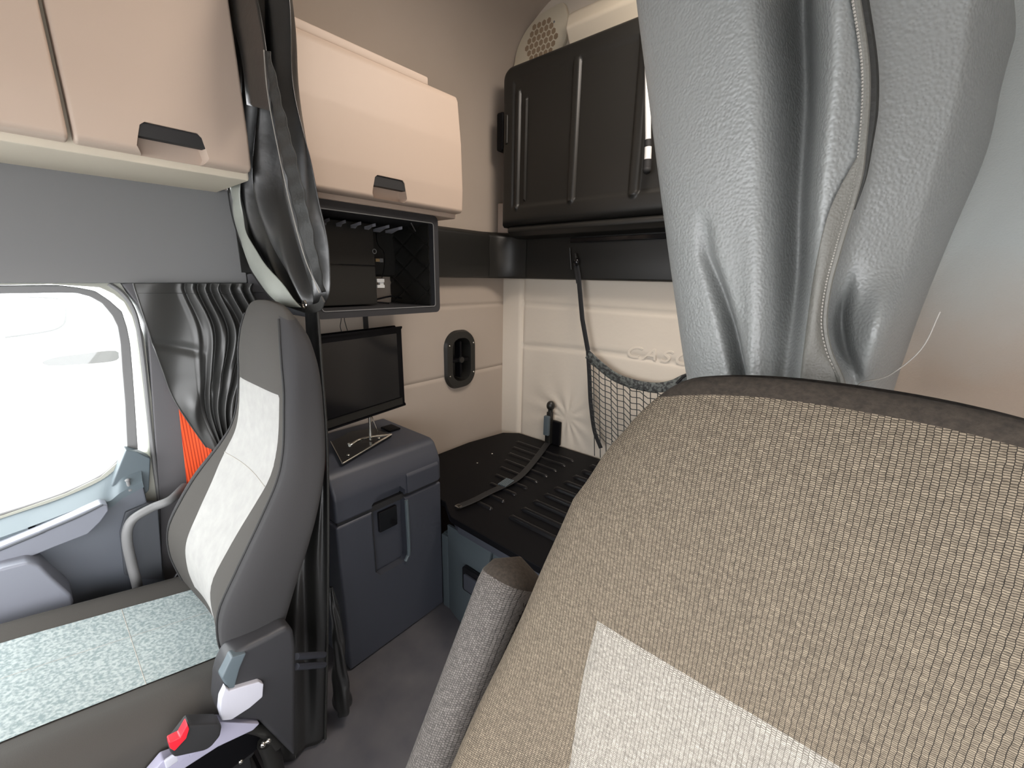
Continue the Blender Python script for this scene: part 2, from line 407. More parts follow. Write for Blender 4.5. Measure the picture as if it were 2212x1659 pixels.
# driver side shell with its open doorway, and the front with the windscreen opening
outer = [(0, YB - .05, 0), (0, YF + .05, 0), (0, YF + .05, 2.3), (0, YB - .05, 2.3)]
inner = [(0, -0.28, 0.12), (0, 0.98, 0.12), (0, 0.98, 1.55), (0, -0.28, 1.55)]
struct(obj('wall_left', holed(outer, inner, 'X', XL, XL - 0.04), 'beige_lining', smooth=False))
outer = [(XL, 0, 0), (XR + .05, 0, 0), (XR + .05, 0, ZT + .05), (XL, 0, ZT + .05)]
inner = [(XL + .06, 0, .92), (XR - .06, 0, .92), (XR - .12, 0, 1.78), (XL + .12, 0, 1.78)]
struct(obj('wall_front', holed(outer, inner, 'Y', YF, YF + 0.04), 'header_cloth', smooth=False))

# padded grey-and-beige partition behind the driver
def part_mat():
    m = bpy.data.materials.new('partition_cloth'); m.use_nodes = True
    n = m.node_tree.nodes; l = m.node_tree.links; b = n['Principled BSDF']; b.inputs['Roughness'].default_value = 0.8
    tc = n.new('ShaderNodeTexCoord'); sp = n.new('ShaderNodeSeparateXYZ'); l.new(tc.outputs['Object'], sp.inputs[0])
    nz = n.new('ShaderNodeTexNoise'); nz.inputs['Scale'].default_value = 14; nz.inputs['Detail'].default_value = 8; l.new(tc.outputs['Object'], nz.inputs['Vector'])
    ma = n.new('ShaderNodeMath'); ma.operation = 'MULTIPLY_ADD'; ma.inputs[1].default_value = 0.09; l.new(nz.outputs['Fac'], ma.inputs[0]); l.new(sp.outputs['Z'], ma.inputs[2])
    rp = n.new('ShaderNodeValToRGB'); e = rp.color_ramp.elements
    e[0].position = 0.05; e[0].color = (0.28, 0.215, 0.165, 1); e[1].position = 0.95; e[1].color = (0.29, 0.305, 0.295, 1)
    mp = n.new('ShaderNodeMapRange'); mp.inputs['From Min'].default_value = 1.36; mp.inputs['From Max'].default_value = 1.55
    l.new(ma.outputs[0], mp.inputs[0]); l.new(mp.outputs[0], rp.inputs[0]); l.new(rp.outputs[0], b.inputs['Base Color'])
    n2 = n.new('ShaderNodeTexNoise'); n2.inputs['Scale'].default_value = 500; l.new(tc.outputs['Object'], n2.inputs['Vector'])
    bp = n.new('ShaderNodeBump'); bp.inputs['Strength'].default_value = 0.4; bp.inputs['Distance'].default_value = 0.001; l.new(n2.outputs['Fac'], bp.inputs['Height']); l.new(bp.outputs[0], b.inputs['Normal'])
    return m
M['partition'] = part_mat()
def partfn(u, v):
    x = lerp(XL + .005, 0.02, u); z = lerp(0.0, 2.35, v)
    return Vector((x, -0.80 + 0.03 * math.cos((x + .25) * 5) - 0.05 * max(0, 0.3 - v), z))
struct(obj('partition_1', grid(partfn, 24, 60, thick=0.03), 'partition'))

# header panel above the passenger door
bm = B((1.615, -0.515, 1.413), (1.70, YF, 1.70), 0.006)
struct(obj('wall_right_header', bm, 'header_cloth'))
# B pillar
bp_pts = [onX(u, v, 1.635) for u, v in [(318, 700), (345, 1085), (352, 1300)]] + [Vector((1.635, -0.16, 0)), Vector((1.635, -0.62, 0)), Vector((1.635, -0.62, 1.45)), onX(262, 612, 1.635), onX(300, 660, 1.635)]
struct(obj('pillar_1', prism(bp_pts, 'X', 1.635, 1.72, 0.004), 'pillar_grey'))
struct(obj('pillar_2', B((1.62, -0.62, 1.38), (1.68, -0.515, 2.3), 0.01), 'pillar_grey'))

# ------------------------------------------------------------------ passenger door with its window
XD = 1.65
outl = [onX(u, v, XD) for u, v in [(255, 604), (290, 660), (312, 730), (327, 860), (343, 1085), (352, 1300)]]
outl += [Vector((XD, -0.12, 0.1)), Vector((XD, 1.05, 0.1)), Vector((XD, 1.05, 1.43)), Vector((XD, 0.2, 1.43))]
holep = [(217, 621), (245, 634), (268, 652), (285, 682), (294, 712), (301, 760), (309, 830), (317, 900), (325, 986), (300, 976), (272, 972), (256, 997), (217, 1031), (143, 1066), (70, 1092), (0, 1116)]
hole = [onX(u, v, XD) for u, v in holep] + [Vector((XD, 0.30, 0.79)), Vector((XD, 0.95, 0.70)), Vector((XD, 0.98, 0.80)), Vector((XD, 0.98, 1.36)), Vector((XD, 0.9, 1.40)), onX(0, 616, XD), onX(110, 614, XD)]
door = bpy.data.objects.new('door_1', None); C.objects.link(door); struct(door)
obj('door_frame', holed(outl, hole, 'X', XD, XD + 0.055), 'frame_cream', door, smooth=False)
# grey channel round the glass
ch = [(328, 985)]
top_in = [(0, 634), (80, 633), (128, 632), (165, 633), (195, 641), (218, 654), (240, 680), (252, 704), (258, 740), (262, 800), (268, 870), (273, 975)]
top_out = [(0, 617), (80, 616), (128, 616), (175, 622), (205, 628), (235, 648), (262, 672), (273, 706), (280, 742), (285, 800), (290, 870), (297, 978)]
ti = [onX(u, v, XD + .02) for u, v in top_in]; to = [onX(u, v, XD + .02) for u, v in top_out]
ti = [Vector((XD + .02, 1.0, ti[0].z))] + ti; to = [Vector((XD + .02, 1.0, to[0].z))] + to
obj('window_channel', prism(ti + to[::-1], 'X', XD + 0.005, XD + 0.05, 0.003), 'seal_grey', door)
# rubber seal at the rear edge of the door
sp_ = [onX(u, v, XD - .004) for u, v in [(235, 613), (262, 632), (286, 664), (300, 712), (312, 800), (322, 900), (333, 1000), (345, 1090), (351, 1180)]]
obj('door_seal', tube(spline(sp_, 5), 0.006, 8), 'seal_grey', door)
obj('glass_pane', B((XD + .028, -0.235, .70), (XD + .032, 1.0, 1.43)), 'glass', door)
# lower door panel with ledge, stepped in from the glass
XI = 1.585
top_edge = [onX(u, v, XI) for u, v in [(0, 1162), (60, 1140), (140, 1110), (205, 1086), (236, 1083), (262, 1064), (308, 1040)]]
low = [Vector((XI, top_edge[-1].y - .003, 0.15)), Vector((XI, 1.03, 0.15)), Vector((XI, 1.03, top_edge[0].z - .07))]
obj('door_panel', prism(top_edge + low, 'X', XI, XD + .01, 0.006), 'door_grey', door)
# sloping ledge between the glass and the panel
ga = [onX(u, v, XD + .015) for u, v in [(0, 1112), (70, 1090), (143, 1064), (217, 1029), (256, 995), (274, 971), (300, 975)]]
gb = top_edge
bm = bmesh.new()
va = [bm.verts.new(p) for p in spline([Vector((XD + .015, 1.02, ga[0].z - .09))] + ga, 6)]
vb = [bm.verts.new(p + Vector((-.001, 0, .001))) for p in spline([Vector((XI, 1.02, gb[0].z - .09))] + gb, 6)]
for i in range(len(va) - 1): bm.faces.new((va[i], va[i + 1], vb[i + 1], vb[i]))
r = bmesh.ops.extrude_face_region(bm, geom=list(bm.faces)); bmesh.ops.translate(bm, verts=[g for g in r['geom'] if isinstance(g, bmesh.types.BMVert)], vec=(0, 0, -.02))
obj('window_sill', bm, 'grey_panel', door)
obj('window_gasket', tube(spline([p + Vector((-.008, 0, .004)) for p in ga[:-1]], 5), 0.0035, 6), 'seal_grey', door)
# corner block at the foot of the window
cb_ = [onX(u, v, 1.612) for u, v in [(272, 972), (296, 976), (326, 990), (322, 1060), (310, 1072), (262, 1072), (240, 1050)]]
obj('corner_block', prism(cb_, 'X', 1.612, 1.66, 0.004), 'grey_panel', door)
# lock pin
lp = onX(277, 1046, 1.60)
bm = bmesh.new(); cyl(bm, lp + Vector((-.008, 0, 0.0)), 0.0045, 0.03, seg=12); sph(bm, lp + Vector((-.008, 0, .016)), 0.0065, (1, 1, .7)); cyl(bm, lp + Vector((-.008, 0, -.014)), .009, .006, seg=14)
obj('lock_pin', bm, 'seal_grey', door)
# long grip moulding
gp = [onX(u, v, 1.572) for u, v in [(0, 1172), (80, 1140), (160, 1106), (214, 1082), (230, 1084), (232, 1096), (215, 1120), (188, 1146), (120, 1172), (60, 1196), (0, 1226)]]
gp = gp + [Vector((1.572, 1.0, .60)), Vector((1.572, 1.0, .68))]
obj('grip_moulding', prism(gp, 'X', 1.545, 1.59, 0.004, 3), 'door_light', door)
gp = [onX(u, v, 1.545) for u, v in [(0, 1188), (90, 1150), (170, 1116), (222, 1090)]]
obj('grip_groove', tube(spline([Vector((1.545, .9, .64))] + gp, 6), 0.0035, 6), 'door_dark', door)
# map pocket
pk = [onX(u, v, 1.56) for u, v in [(0, 1206), (58, 1192), (84, 1200), (110, 1226), (150, 1262), (156, 1280), (145, 1296), (80, 1330), (0, 1366)]]
pk = pk + [Vector((1.56, 1.0, .30)), Vector((1.56, 1.0, .56))]
obj('map_pocket', prism(pk, 'X', 1.50, 1.59, 0.007, 3), 'door_light', door)
# recessed dark strip behind the grab handle
ds = [onX(u, v, 1.583) for u, v in [(270, 1105), (318, 1085), (340, 1085), (352, 1250), (300, 1250), (268, 1240), (258, 1150)]]
obj('recess_panel', prism(ds, 'X', 1.575, 1.60, 0.004), 'door_dark', door)

# tubular grab handle bolted to the door pillar
tp = [onX(u, v, 1.53) for u, v in [(368, 1080), (330, 1096), (292, 1118), (277, 1140), (275, 1170), (284, 1215), (296, 1262)]]
tp = [tp[0] + Vector((.07, -.05, .0))] + tp + [tp[-1] + Vector((.045, 0, -.09))]
gh = obj('grab_handle', tube(spline(tp, 8), 0.0125, 14), 'seal_grey'); tag(gh, 'grey bent tubular grab handle between the door panel and passenger seat', 'grab handle')

# orange belt webbing hanging at the pillar
bt = [onX(u, v, 1.615) for u, v in [(386, 868), (392, 960), (398, 1040)]]
def beltfn(u, v):
    p = bt[0].lerp(bt[2], v * 1.0); return Vector((1.612 + .004 * math.sin(u * 3), p.y - 0.002 - 0.075 * u, p.z + .06 - v * .12))
tag(obj('seat_belt', grid(beltfn, 8, 10, thick=.002, nvec=(1, 0, 0)), 'belt_orange'), 'bright orange seat belt webbing hanging between pillar and passenger seat', 'seat belt')

# ------------------------------------------------------------------ overhead cabinets
def cabinet(name, label, y0, y1, doors, zt, handle_spec, xb=1.665, endtop=None, zb=1.70):
    t = thing(name, label, 'cabinet', loc=(1.45, (y0 + y1) / 2, zb)); loc = t.location.copy()
    def add(n, bm, m, par, **k):
        bmesh.ops.translate(bm, verts=bm.verts, vec=-loc); return obj(n, bm, m, par, **k)
    body = [(1.345, 0, zb - .012), (1.335, 0, zb + .06), (1.345, 0, zt - .03), (1.37, 0, zt), (xb, 0, zt), (xb, 0, zb - .012)]
    add('body', prism(body, 'Y', y0 + .006, y1 - .006, 0.006), 'beige_plastic' if zb < 1.69 else 'beige_plain', t)
    for (d0, d1, h) in doors:
        f = [(1.312, 0, zb + .004), (1.300, 0, zb + .012), (1.296, 0, zb + .088), (1.302, 0, zb + .25), (1.318, 0, zt - .02), (1.328, 0, zt + .0), (1.345, 0, zt + .0), (1.345, 0, zb + .004)]
        dm = add('door', prism(f, 'Y', d0, d1, 0.007, 3), 'beige_plastic', t)
        if h:
            hy0, hy1, hz0, hz1 = h
            ctr = (hy0 + hy1) / 2; hw = (hy1 - hy0) / 2
            b2 = bmesh.new()
            pr = [(0, hy0, hz0 + .014), (0, hy0 + .008, hz0), (0, hy1 - .006, hz0), (0, hy1, hz0 + .014), (0, hy1 - .012, hz1 - .008), (0, hy1 - .022, hz1), (0, hy0 + .018, hz1), (0, hy0 + .010, hz1 - .008)]
            prism(pr, 'X', 1.28, 1.337, 0, bm=b2)
            for v in b2.verts:
                v.co -= loc
                if v.co.x + loc.x > 1.3: v.co.y = lerp(v.co.y, ctr - loc.y, 0.12)
            cm = b2
            dm_parent = dm.parent; dm.parent = None; cut(dm, cm); dm.parent = dm_parent
            # dark pull flap filling the upper part of the recess
            zm = hz0 + (hz1 - hz0) * 0.50
            fl = [(0, hy0 + .005, zm + .002), (0, hy1 - .006, zm + .002), (0, hy1 - .014, hz1 - .006), (0, hy1 - .022, hz1 - .001), (0, hy0 + .018, hz1 - .001), (0, hy0 + .011, hz1 - .006)]
            hd = add('handle', prism(fl, 'X', 1.3005, 1.322, 0.001), 'black_rubber', dm); 
            plab(hd, 'black pull flap')
    return t
cabinet('overhead_cabinet', 'beige overhead cabinet with two doors above the passenger door', 0.95, -0.461,
        [(0.93, -0.126, None), (-0.134, -0.461, (-0.370, -0.229, 1.703, 1.768))], 2.22, None)
c2 = cabinet('overhead_cabinet', 'beige overhead cabinet with one door above the open black cubby', -0.60, -1.209,
        [(-0.60, -1.209, (-0.948, -0.808, 1.692, 1.762))], 2.10, None, zb=1.684)
# hinge moulding along its top edge
bm = B((1.325, -1.075, 2.095), (1.42, -0.60, 2.122), 0.006); bmesh.ops.translate(bm, verts=bm.verts, vec=-c2.location)
obj('top_moulding', bm, 'beige_plastic', c2)

# ------------------------------------------------------------------ open black cubby below it
t = thing('wall_cubby', 'open black moulded cubby with wiring under the beige cabinet', 'cubby'); CB = t
yo0, yo1, zo0, zo1 = -1.122, -0.61, 1.305, 1.672
outer = rrect((yo0 + yo1) / 2, (zo0 + zo1) / 2, (yo1 - yo0) / 2, (zo1 - zo0) / 2, 0.02, 5)
inner = rrect((yo0 + yo1) / 2, (zo0 + zo1) / 2 - .002, (yo1 - yo0) / 2 - .024, (zo1 - zo0) / 2 - .026, 0.01, 5)
obj('shell', holed(outer, inner, 'X', 1.35, 1.655), 'charcoal_side', t, angle=30)
obj('rim', tube([Vector((1.349, p.y, p.z)) for p in inner] + [Vector((1.349, inner[0].y, inner[0].z))], 0.0018, 6), 'seal_grey', t)
# back lining pressed in a diamond pattern
def backfn(u, v):
    x = lerp(1.375, 1.65, u); z = lerp(zo0 + .026, zo1 - .03, v)
    a = abs(math.sin(((x - 1.4) * .62 + z) * 34)); b = abs(math.sin(((x - 1.4) * .62 - z) * 34))
    return Vector((x, yo0 + .027 + .004 - 0.006 * math.exp(-min(a, b) * 6), z))
obj('diamond_lining', grid(backfn, 90, 110, thick=.004, nvec=(0, -1, 0)), 'black_satin', t)
obj('inner_box', B((1.50, -0.93, 1.335), (1.65, -0.635, 1.635), .004), 'black_satin', t)
obj('divider', B((1.497, -0.93, 1.48), (1.502, -0.635, 1.484)), 'black_gloss', t)
# ventilation slats across its top
bm = bmesh.new()
for k in range(7):
    y = -0.64 - k * 0.055
    prism([(1.37, y, 0), (1.40, y - .005, 0), (1.55, y - .075, 0), (1.55, y - .045, 0)], 'Z', 1.612, 1.622, 0, bm=bm)
obj('vent_slats', bm, 'lever_grey', t, smooth=False)
# fittings
def bxo(n, c, s, m, par, bev=.001): 
    c = Vector(c); s = Vector(s) / 2; return obj(n, B(c - s, c + s, bev), m, par)
cn = onX(820, 612, 1.55); b_ = bmesh.new()
box(b_, cn + Vector((-.01, -.017, .004)), cn + Vector((.01, .017, .018)), .001); box(b_, cn + Vector((-.01, -.017, -.018)), cn + Vector((.01, .017, -.006)), .001); box(b_, cn + Vector((-.004, -.017, -.018)), cn + Vector((.01, -.0, .018)), .001)
plab(obj('connector', b_, 'white_plastic', t), 'white wiring connector')
cn = onX(814, 562, 1.55)
plab(bxo('connector', cn, (.014, .018, .012), 'brass', t), 'brass wiring connector'); bxo('connector_sleeve', cn + Vector((.002, -.018, 0)), (.014, .018, .015), 'seal_grey', t)
rg = onX(809, 543, 1.495); obj('grommet', tube([rg + Vector((0, .008 * math.cos(a), .008 * math.sin(a))) for a in [k * PI / 8 for k in range(17)]], .0018, 6), 'seal_grey', t)
for (u, v, n) in [(822, 470, 1.55), (830, 500, 1.55)]: pass
bm = bmesh.new()
wp = [onX(u, v, 1.56) for u, v in [(812, 490), (815, 525), (829, 545), (830, 575), (825, 600)]]
tube(spline(wp, 6), .0018, 6, bm)
wp = [onX(u, v, 1.57) for u, v in [(700, 655), (740, 640), (800, 648), (850, 640), (885, 652)]]
tube(spline(wp, 6), .004, 6, bm)
wp = [onX(u, v, 1.56) for u, v in [(735, 640), (760, 625), (780, 648), (840, 655)]]
tube(spline(wp, 6), .003, 6, bm)
obj('wiring', bm, 'black_gloss', t)
for (u0, v0, u1, v1) in [(888, 482, 899, 502), (927, 482, 938, 500)]:
    a, b = onX(u0, v0, 1.40), onX(u1, v1, 1.46); obj('clip', tube([a, b], .002, 6), 'silver', t)
obj('clip', tube([onX(926, 623, 1.40), onX(928, 641, 1.40)], .0018, 6), 'white_plastic', t)
for (u, v) in [(915, 633), (932, 540)]:
    b_ = bmesh.new(); sph(b_, onX(u, v, 1.45), .005); obj('screw', b_, 'silver', t)
bxo('fuse', onX(736, 636, 1.52), (.004, .012, .003), 'white_plastic', t)
# hanging leads below the cubby
for i, (u0, u1) in enumerate([(738, 735), (745, 748)]):
    pts = [onX(a, b, 1.60) for a, b in [(u0, 672), (u0 - 1, 690), (u1, 706), (u1 + 4, 722), (u1 + 2, 740)]]
    l_ = obj('cable', tube(spline(pts, 6), .0016, 6), 'black_rubber')
    tag(l_, 'thin dark cable hanging below the black cubby, ' + ('left of the two' if i == 0 else 'right of the two'), 'cable', 'cables below the cubby')
bxl = obj('strap', B(onX(795, 722, 1.60) + Vector((0, -.005, 0)), onX(786, 672, 1.60) + Vector((.004, .005, 0.02))), 'webbing')
tag(bxl, 'short black strap hanging from the cubby above the monitor', 'strap')

# ------------------------------------------------------------------ monitor on the cabinet
def monitor():
    t = thing('monitor', 'black flat screen monitor on a tilted stand on the side cabinet', 'monitor')
    yaw = Vector((0.1615578, -0.98673506, 0)).normalized()        # along the screen to its rear end
    nrm = Vector((-yaw.y, yaw.x, 0)); nrm = nrm if nrm.x < 0 else -nrm
    e0 = onX(864, 708, 1.42); Z = Vector((0, 0, 1))
    zt, zb_ = e0.z, onX(874, 872, 1.42).z
    L = 0.385
    def fr(a, n, z): return e0 - yaw * a + nrm * n + Z * (z - e0.z)
    def slab(a0, a1, n0, n1, z0, z1, bev):
        bm = bmesh.new(); r = bmesh.ops.create_cube(bm, size=1)
        for v in r['verts']: v.co = fr(lerp(a0, a1, v.co.x + .5), lerp(n0, n1, v.co.y + .5), lerp(z0, z1, v.co.z + .5))
        if bev: bmesh.ops.bevel(bm, geom=list(bm.edges), offset=bev, segments=2, affect='EDGES')
        return bm
    obj('casing', slab(0, L, 0, -.035, zb_, zt, .006), 'black_plastic', t)
    obj('screen', slab(.022, L - .022, .002, -.01, zb_ + .035, zt - .02, 0), 'black_gloss', t)
    obj('lower_bezel', slab(.01, L - .01, .0035, -.01, zb_ + .004, zb_ + .030, .001), 'black_satin', t)
    for z in (zt - .05, zt - .12, zt - .19):
        b_ = slab(-.001, .004, -.012, -.018, z, z + .012, 0); obj('edge_button', b_, 'silver', t)
    # stand: a tilted chrome-edged foot and a neck
    bs = [onZ(u, v, .795) for u, v in [(715, 962), (740, 1010), (846, 946), (805, 932), (760, 938)]]
    bm = bmesh.new(); vs = [bm.verts.new(p + Vector((0, 0, .006))) for p in bs]; f = bm.faces.new(vs)
    r = bmesh.ops.extrude_face_region(bm, geom=[f]); bmesh.ops.translate(bm, verts=[g for g in r['geom'] if isinstance(g, bmesh.types.BMVert)], vec=(0, 0, .008))
    obj('stand_foot', bm, 'black_gloss', t, smooth=False)
    bm = tube([bs[1] + Vector((0, 0, .016)), bs[2] + Vector((0, 0, .016))], .004, 8); tube([bs[0] + Vector((0, 0, .016)), bs[1] + Vector((0, 0, .016))], .002, 8, bm)
    tube(spline([bs[2] + Vector((0, 0, .016)), onZ(800, 944, .81), onZ(775, 950, .81), onZ(755, 962, .81)], 5), .005, 8, bm)
    plab(obj('foot_edge', bm, 'chrome', t), 'chrome edge strip')
    nk = onX(800, 940, 1.425)
    bm = tube([Vector((nk.x, nk.y, .812)), onX(798, 895, 1.425)], .006, 10); tube([Vector((nk.x, nk.y - .01, .812)) + Vector((.04, -.05, 0)), onX(802, 897, 1.43)], .002, 8, bm)
    obj('neck', bm, 'chrome', t)
    for (u, v) in [(754, 958), (752, 983), (818, 946)]:
        b_ = bmesh.new(); sph(b_, onZ(u, v, .812), .006, (1, 1, .5)); obj('foot_screw', b_, 'chrome', t)
    bxo('power_button', onX(778, 906, 1.41), (.006, .012, .008), 'silver', t)
    return t
monitor()
b_ = bmesh.new(); box(b_, (1.47, -.985, .797), (1.54, -.93, .806), .003)
tag(obj('cable_clip', b_, 'black_plastic'), 'small black clip lying on the side cabinet behind the monitor foot', 'clip')

# ------------------------------------------------------------------ side cabinet (cool box) with lid
t = thing('side_cabinet', 'tall charcoal moulded cabinet with latched lid beside the bunk base', 'cabinet')
bd = obj('body', prism([(1.252, 0, 0.004), (1.252, 0, .612), (1.66, 0, .612), (1.66, 0, 0.004)], 'Y', -1.022, -0.565, 0.010, 3), 'charcoal', t)
cut(bd, prism([(0, -.842, .36), (0, -.825, .335), (0, -.715, .335), (0, -.700, .355), (0, -.700, .63), (0, -.842, .63)], 'X', 1.22, 1.285))
ld = obj('lid', prism([(1.250, 0, .622), (1.250, 0, .715), (1.262, 0, .745), (1.285, 0, .785), (1.31, 0, .797), (1.66, 0, .797), (1.66, 0, .622)], 'Y', -1.022, -0.565, 0.012, 4), 'charcoal', t)
cut(ld, prism([(0, -.842, .60), (0, -.842, .648), (0, -.822, .670), (0, -.728, .670), (0, -.700, .640), (0, -.700, .60)], 'X', 1.22, 1.285))
# raised band across the front of the lid
obj('lid_band', prism([(1.243, 0, .628), (1.243, 0, .700), (1.252, 0, .712), (1.26, 0, .712), (1.26, 0, .628)], 'Y', -1.005, -.85, 0.004), 'charcoal', t)
obj('gap_strip', B((1.262, -1.012, .606), (1.64, -0.575, .628)), 'black_rubber', t)
obj('latch', B((1.268, -.815, .50), (1.290, -.735, .585), .005), 'black_gloss', t)
obj('latch_plate', B((1.280, -.835, .345), (1.286, -.705, .66)), 'charcoal', t)
obj('recess_rim', tube(spline([Vector((1.250, a, b)) for a, b in [(-.846, .60), (-.846, .38), (-.838, .35), (-.828, .335)]], 5), .0075, 8), 'grey_panel', t)
obj('recess_rim', tube([Vector((1.250, -.698, .61)), Vector((1.250, -.698, .36))], .002, 6), 'black_rubber', t)

# ------------------------------------------------------------------ vent port in the side wall
t = thing('wall_vent', 'black oval recessed vent port in the beige side wall', 'vent')
VC = (-1.512, 1.008)
outer = rrect(*VC, .108, .160, .088, 8); inner = rrect(VC[0] - .004, VC[1], .066, .118, .055, 8)
bm = bmesh.new()
A = [bm.verts.new((1.668, p.y, p.z)) for p in outer]; Bv = [bm.verts.new((1.648, VC[0] + (p.y - VC[0]) * .93, VC[1] + (p.z - VC[1]) * .95)) for p in outer]
Cv = [bm.verts.new((1.650, p.y, p.z)) for p in inner]; D = [bm.verts.new((1.72, VC[0] + (p.y - VC[0]) * .9, VC[1] + (p.z - VC[1]) * .93)) for p in inner]
n_ = len(A)
for i in range(n_):
    j = (i + 1) % n_
    bm.faces.new((A[i], A[j], Bv[j], Bv[i])); bm.faces.new((Bv[i], Bv[j], Cv[j], Cv[i])); bm.faces.new((Cv[i], Cv[j], D[j], D[i]))
bm.faces.new(D)
obj('surround', bm, 'black_satin', t)
cut(bpy.data.objects['wall_right'], prism(rrect(VC[0], VC[1], .085, .135, .06, 8), 'X', 1.6, 1.78))
bm = B((1.655, VC[0] - .008, VC[1] - .10), (1.70, VC[0] + .006, VC[1] + .10), .004); box(bm, (1.655, VC[0] - .06, VC[1] - .012), (1.70, VC[0] + .055, VC[1] + .006), .004)
obj('cross_bar', bm, 'black_plastic', t)
bm = bmesh.new(); cyl(bm, (1.652, VC[0], VC[1]), .016, .012, 'X'); obj('hub', bm, 'black_satin', t)
for (a, b) in [(-.088, .085), (-.088, -.08), (.085, .085), (.085, -.08)]:
    bm = bmesh.new(); sph(bm, (1.647, VC[0] + a, VC[1] + b), .0045, (.5, 1, 1)); obj('screw', bm, 'chrome', t)

# ------------------------------------------------------------------ lower bunk base
t = thing('lower_bunk', 'black ribbed bunk platform on a grey storage front at the rear wall', 'bunk')
pl = [(-.45, -.968, 0), (1.13, -.968, 0), (1.15, -.975, 0), (1.235, -1.026, 0), (1.64, -1.03, 0), (1.64, -1.55, 0), (1.60, -1.80, 0), (1.52, -1.865, 0), (-.45, -1.865, 0)]
bm = prism(pl, 'Z', .490, .520, .006, 2)
obj('platform', bm, 'black_plastic', t)
obj('platform_edge', prism([(-.45, -.985, 0), (1.11, -.985, 0), (1.22, -1.04, 0), (1.22, -1.3, 0), (-.45, -1.3, 0)], 'Z', .445, .492, .006), 'charcoal', t)
def rib(x0, x1, y, wid=.020, h=.012):
    bm = bmesh.new(); n = 22; w = 8
    def fn(u, v):
        e = min(u, 1 - u) * (x1 - x0); k = min(1, e / .014); k = math.sqrt(max(0, 1 - (1 - k) ** 2))
        a = (v - .5) * 2
        return Vector((lerp(x0, x1, u), y + a * wid / 2 * (0.35 + .65 * k), .5195 + h * k * math.sqrt(max(0, 1 - a * a * .98)) - .002))
    return grid(fn, n, w, bm)
for k in range(10):
    y = -1.126 - k * .078
    obj('rib', rib(0.52, 0.965, y, .026, .017), 'rib_black', t)
    if k < 9: obj('rib', rib(1.045, 1.13 + .040 * k, y + .008, .022, .011), 'rib_black', t)
for (u, v) in [(986, 1095), (1178, 953), (1063, 980), (1031, 1000)]:
    b_ = bmesh.new(); sph(b_, onZ(u, v, .522), .005, (1, 1, .5)); obj('screw', b_, 'chrome', t)
# storage front with a scooped recess
fr_ = obj('front_panel', prism([(-.45, 0, 0.004), (1.245, 0, 0.004), (1.245, 0, .375), (1.21, 0, .375), (1.17, 0, .43), (1.10, 0, .45), (-.45, 0, .45)], 'Y', -1.022, -1.06, .004), 'bunk_front', t)
obj('front_post', B((1.205, -1.055, .004), (1.246, -1.010, .372), .006), 'bunk_front', t)
def scoop(u, v):
    x = lerp(1.205, 0.95, u); z = lerp(.01, .43, v)
    d = .028 * math.sin(min(1, u * 2.2) * PI / 2)
    if v > .8: d *= 1 - (v - .8) / .2
    return Vector((x, -1.016 + .004 - 0.0 + d * .8, z))
obj('front_scoop', grid(scoop, 20, 20, thick=.01), 'bunk_front', t)
obj('front_latch', prism(rrect(1.02, .27, .05, .055, .01, 3, 'X', 'Z'), 'Y', -0.985, -0.968, .003), 'black_gloss', t)
obj('front_latch_pull', prism(rrect(1.02, .265, .034, .036, .006, 3, 'X', 'Z'), 'Y', -0.972, -0.960, .003), 'charcoal', t)

# strap over the bunk and its anchor post
t = thing('bunk_strap', 'black webbing strap with ribbed buckle lying across the bunk platform', 'strap')
sa = [onZ(u, v, .533) for u, v in [(1197, 948), (1150, 1000), (1115, 1035), (1060, 1062), (1020, 1082), (990, 1094)]]
sa[0].y = max(sa[0].y, -1.85)
obj('webbing', tube(spline(sa, 6), 0, 10, flat=(.034, .004, (0, 0, 1))), 'webbing', t)
bk = onZ(1093, 1042, .537); bm = bmesh.new()
d_ = (sa[3] - sa[1]).normalized(); n_ = Vector((-d_.y, d_.x, 0))
for k in range(5):
    c = bk + n_ * (k - 2) * .009; tube([c - d_ * .035, c + d_ * .035], .0036, 6, bm)
obj('buckle', bm, 'grey_panel', t)
tube_end = sa[-1]; b_ = bmesh.new(); box(b_, tube_end - Vector((.012, .01, .006)), tube_end + Vector((.012, .01, .004)), .002); obj('anchor', b_, 'chrome', t)
t = thing('strap_anchor', 'black upright strap bracket with round knob at rear of bunk', 'bracket')
ab = onY(1195, 950, -1.84)
obj('plate', B((1.215, -1.868, .523), (1.315, -1.845, .665), .006), 'black_plastic', t)
obj('post', B((1.262, -1.85, .526), (1.292, -1.82, .72), .006), 'black_satin', t)
bm = bmesh.new(); sph(bm, (1.275, -1.835, .755), .024, (1, 1, 1.15)); cyl(bm, (1.275, -1.835, .722), .014, .04); obj('knob', bm, 'black_satin', t)
obj('hook_tongue', B((1.262, -1.822, .585), (1.296, -1.800, .700), .005), 'grey_panel', t)

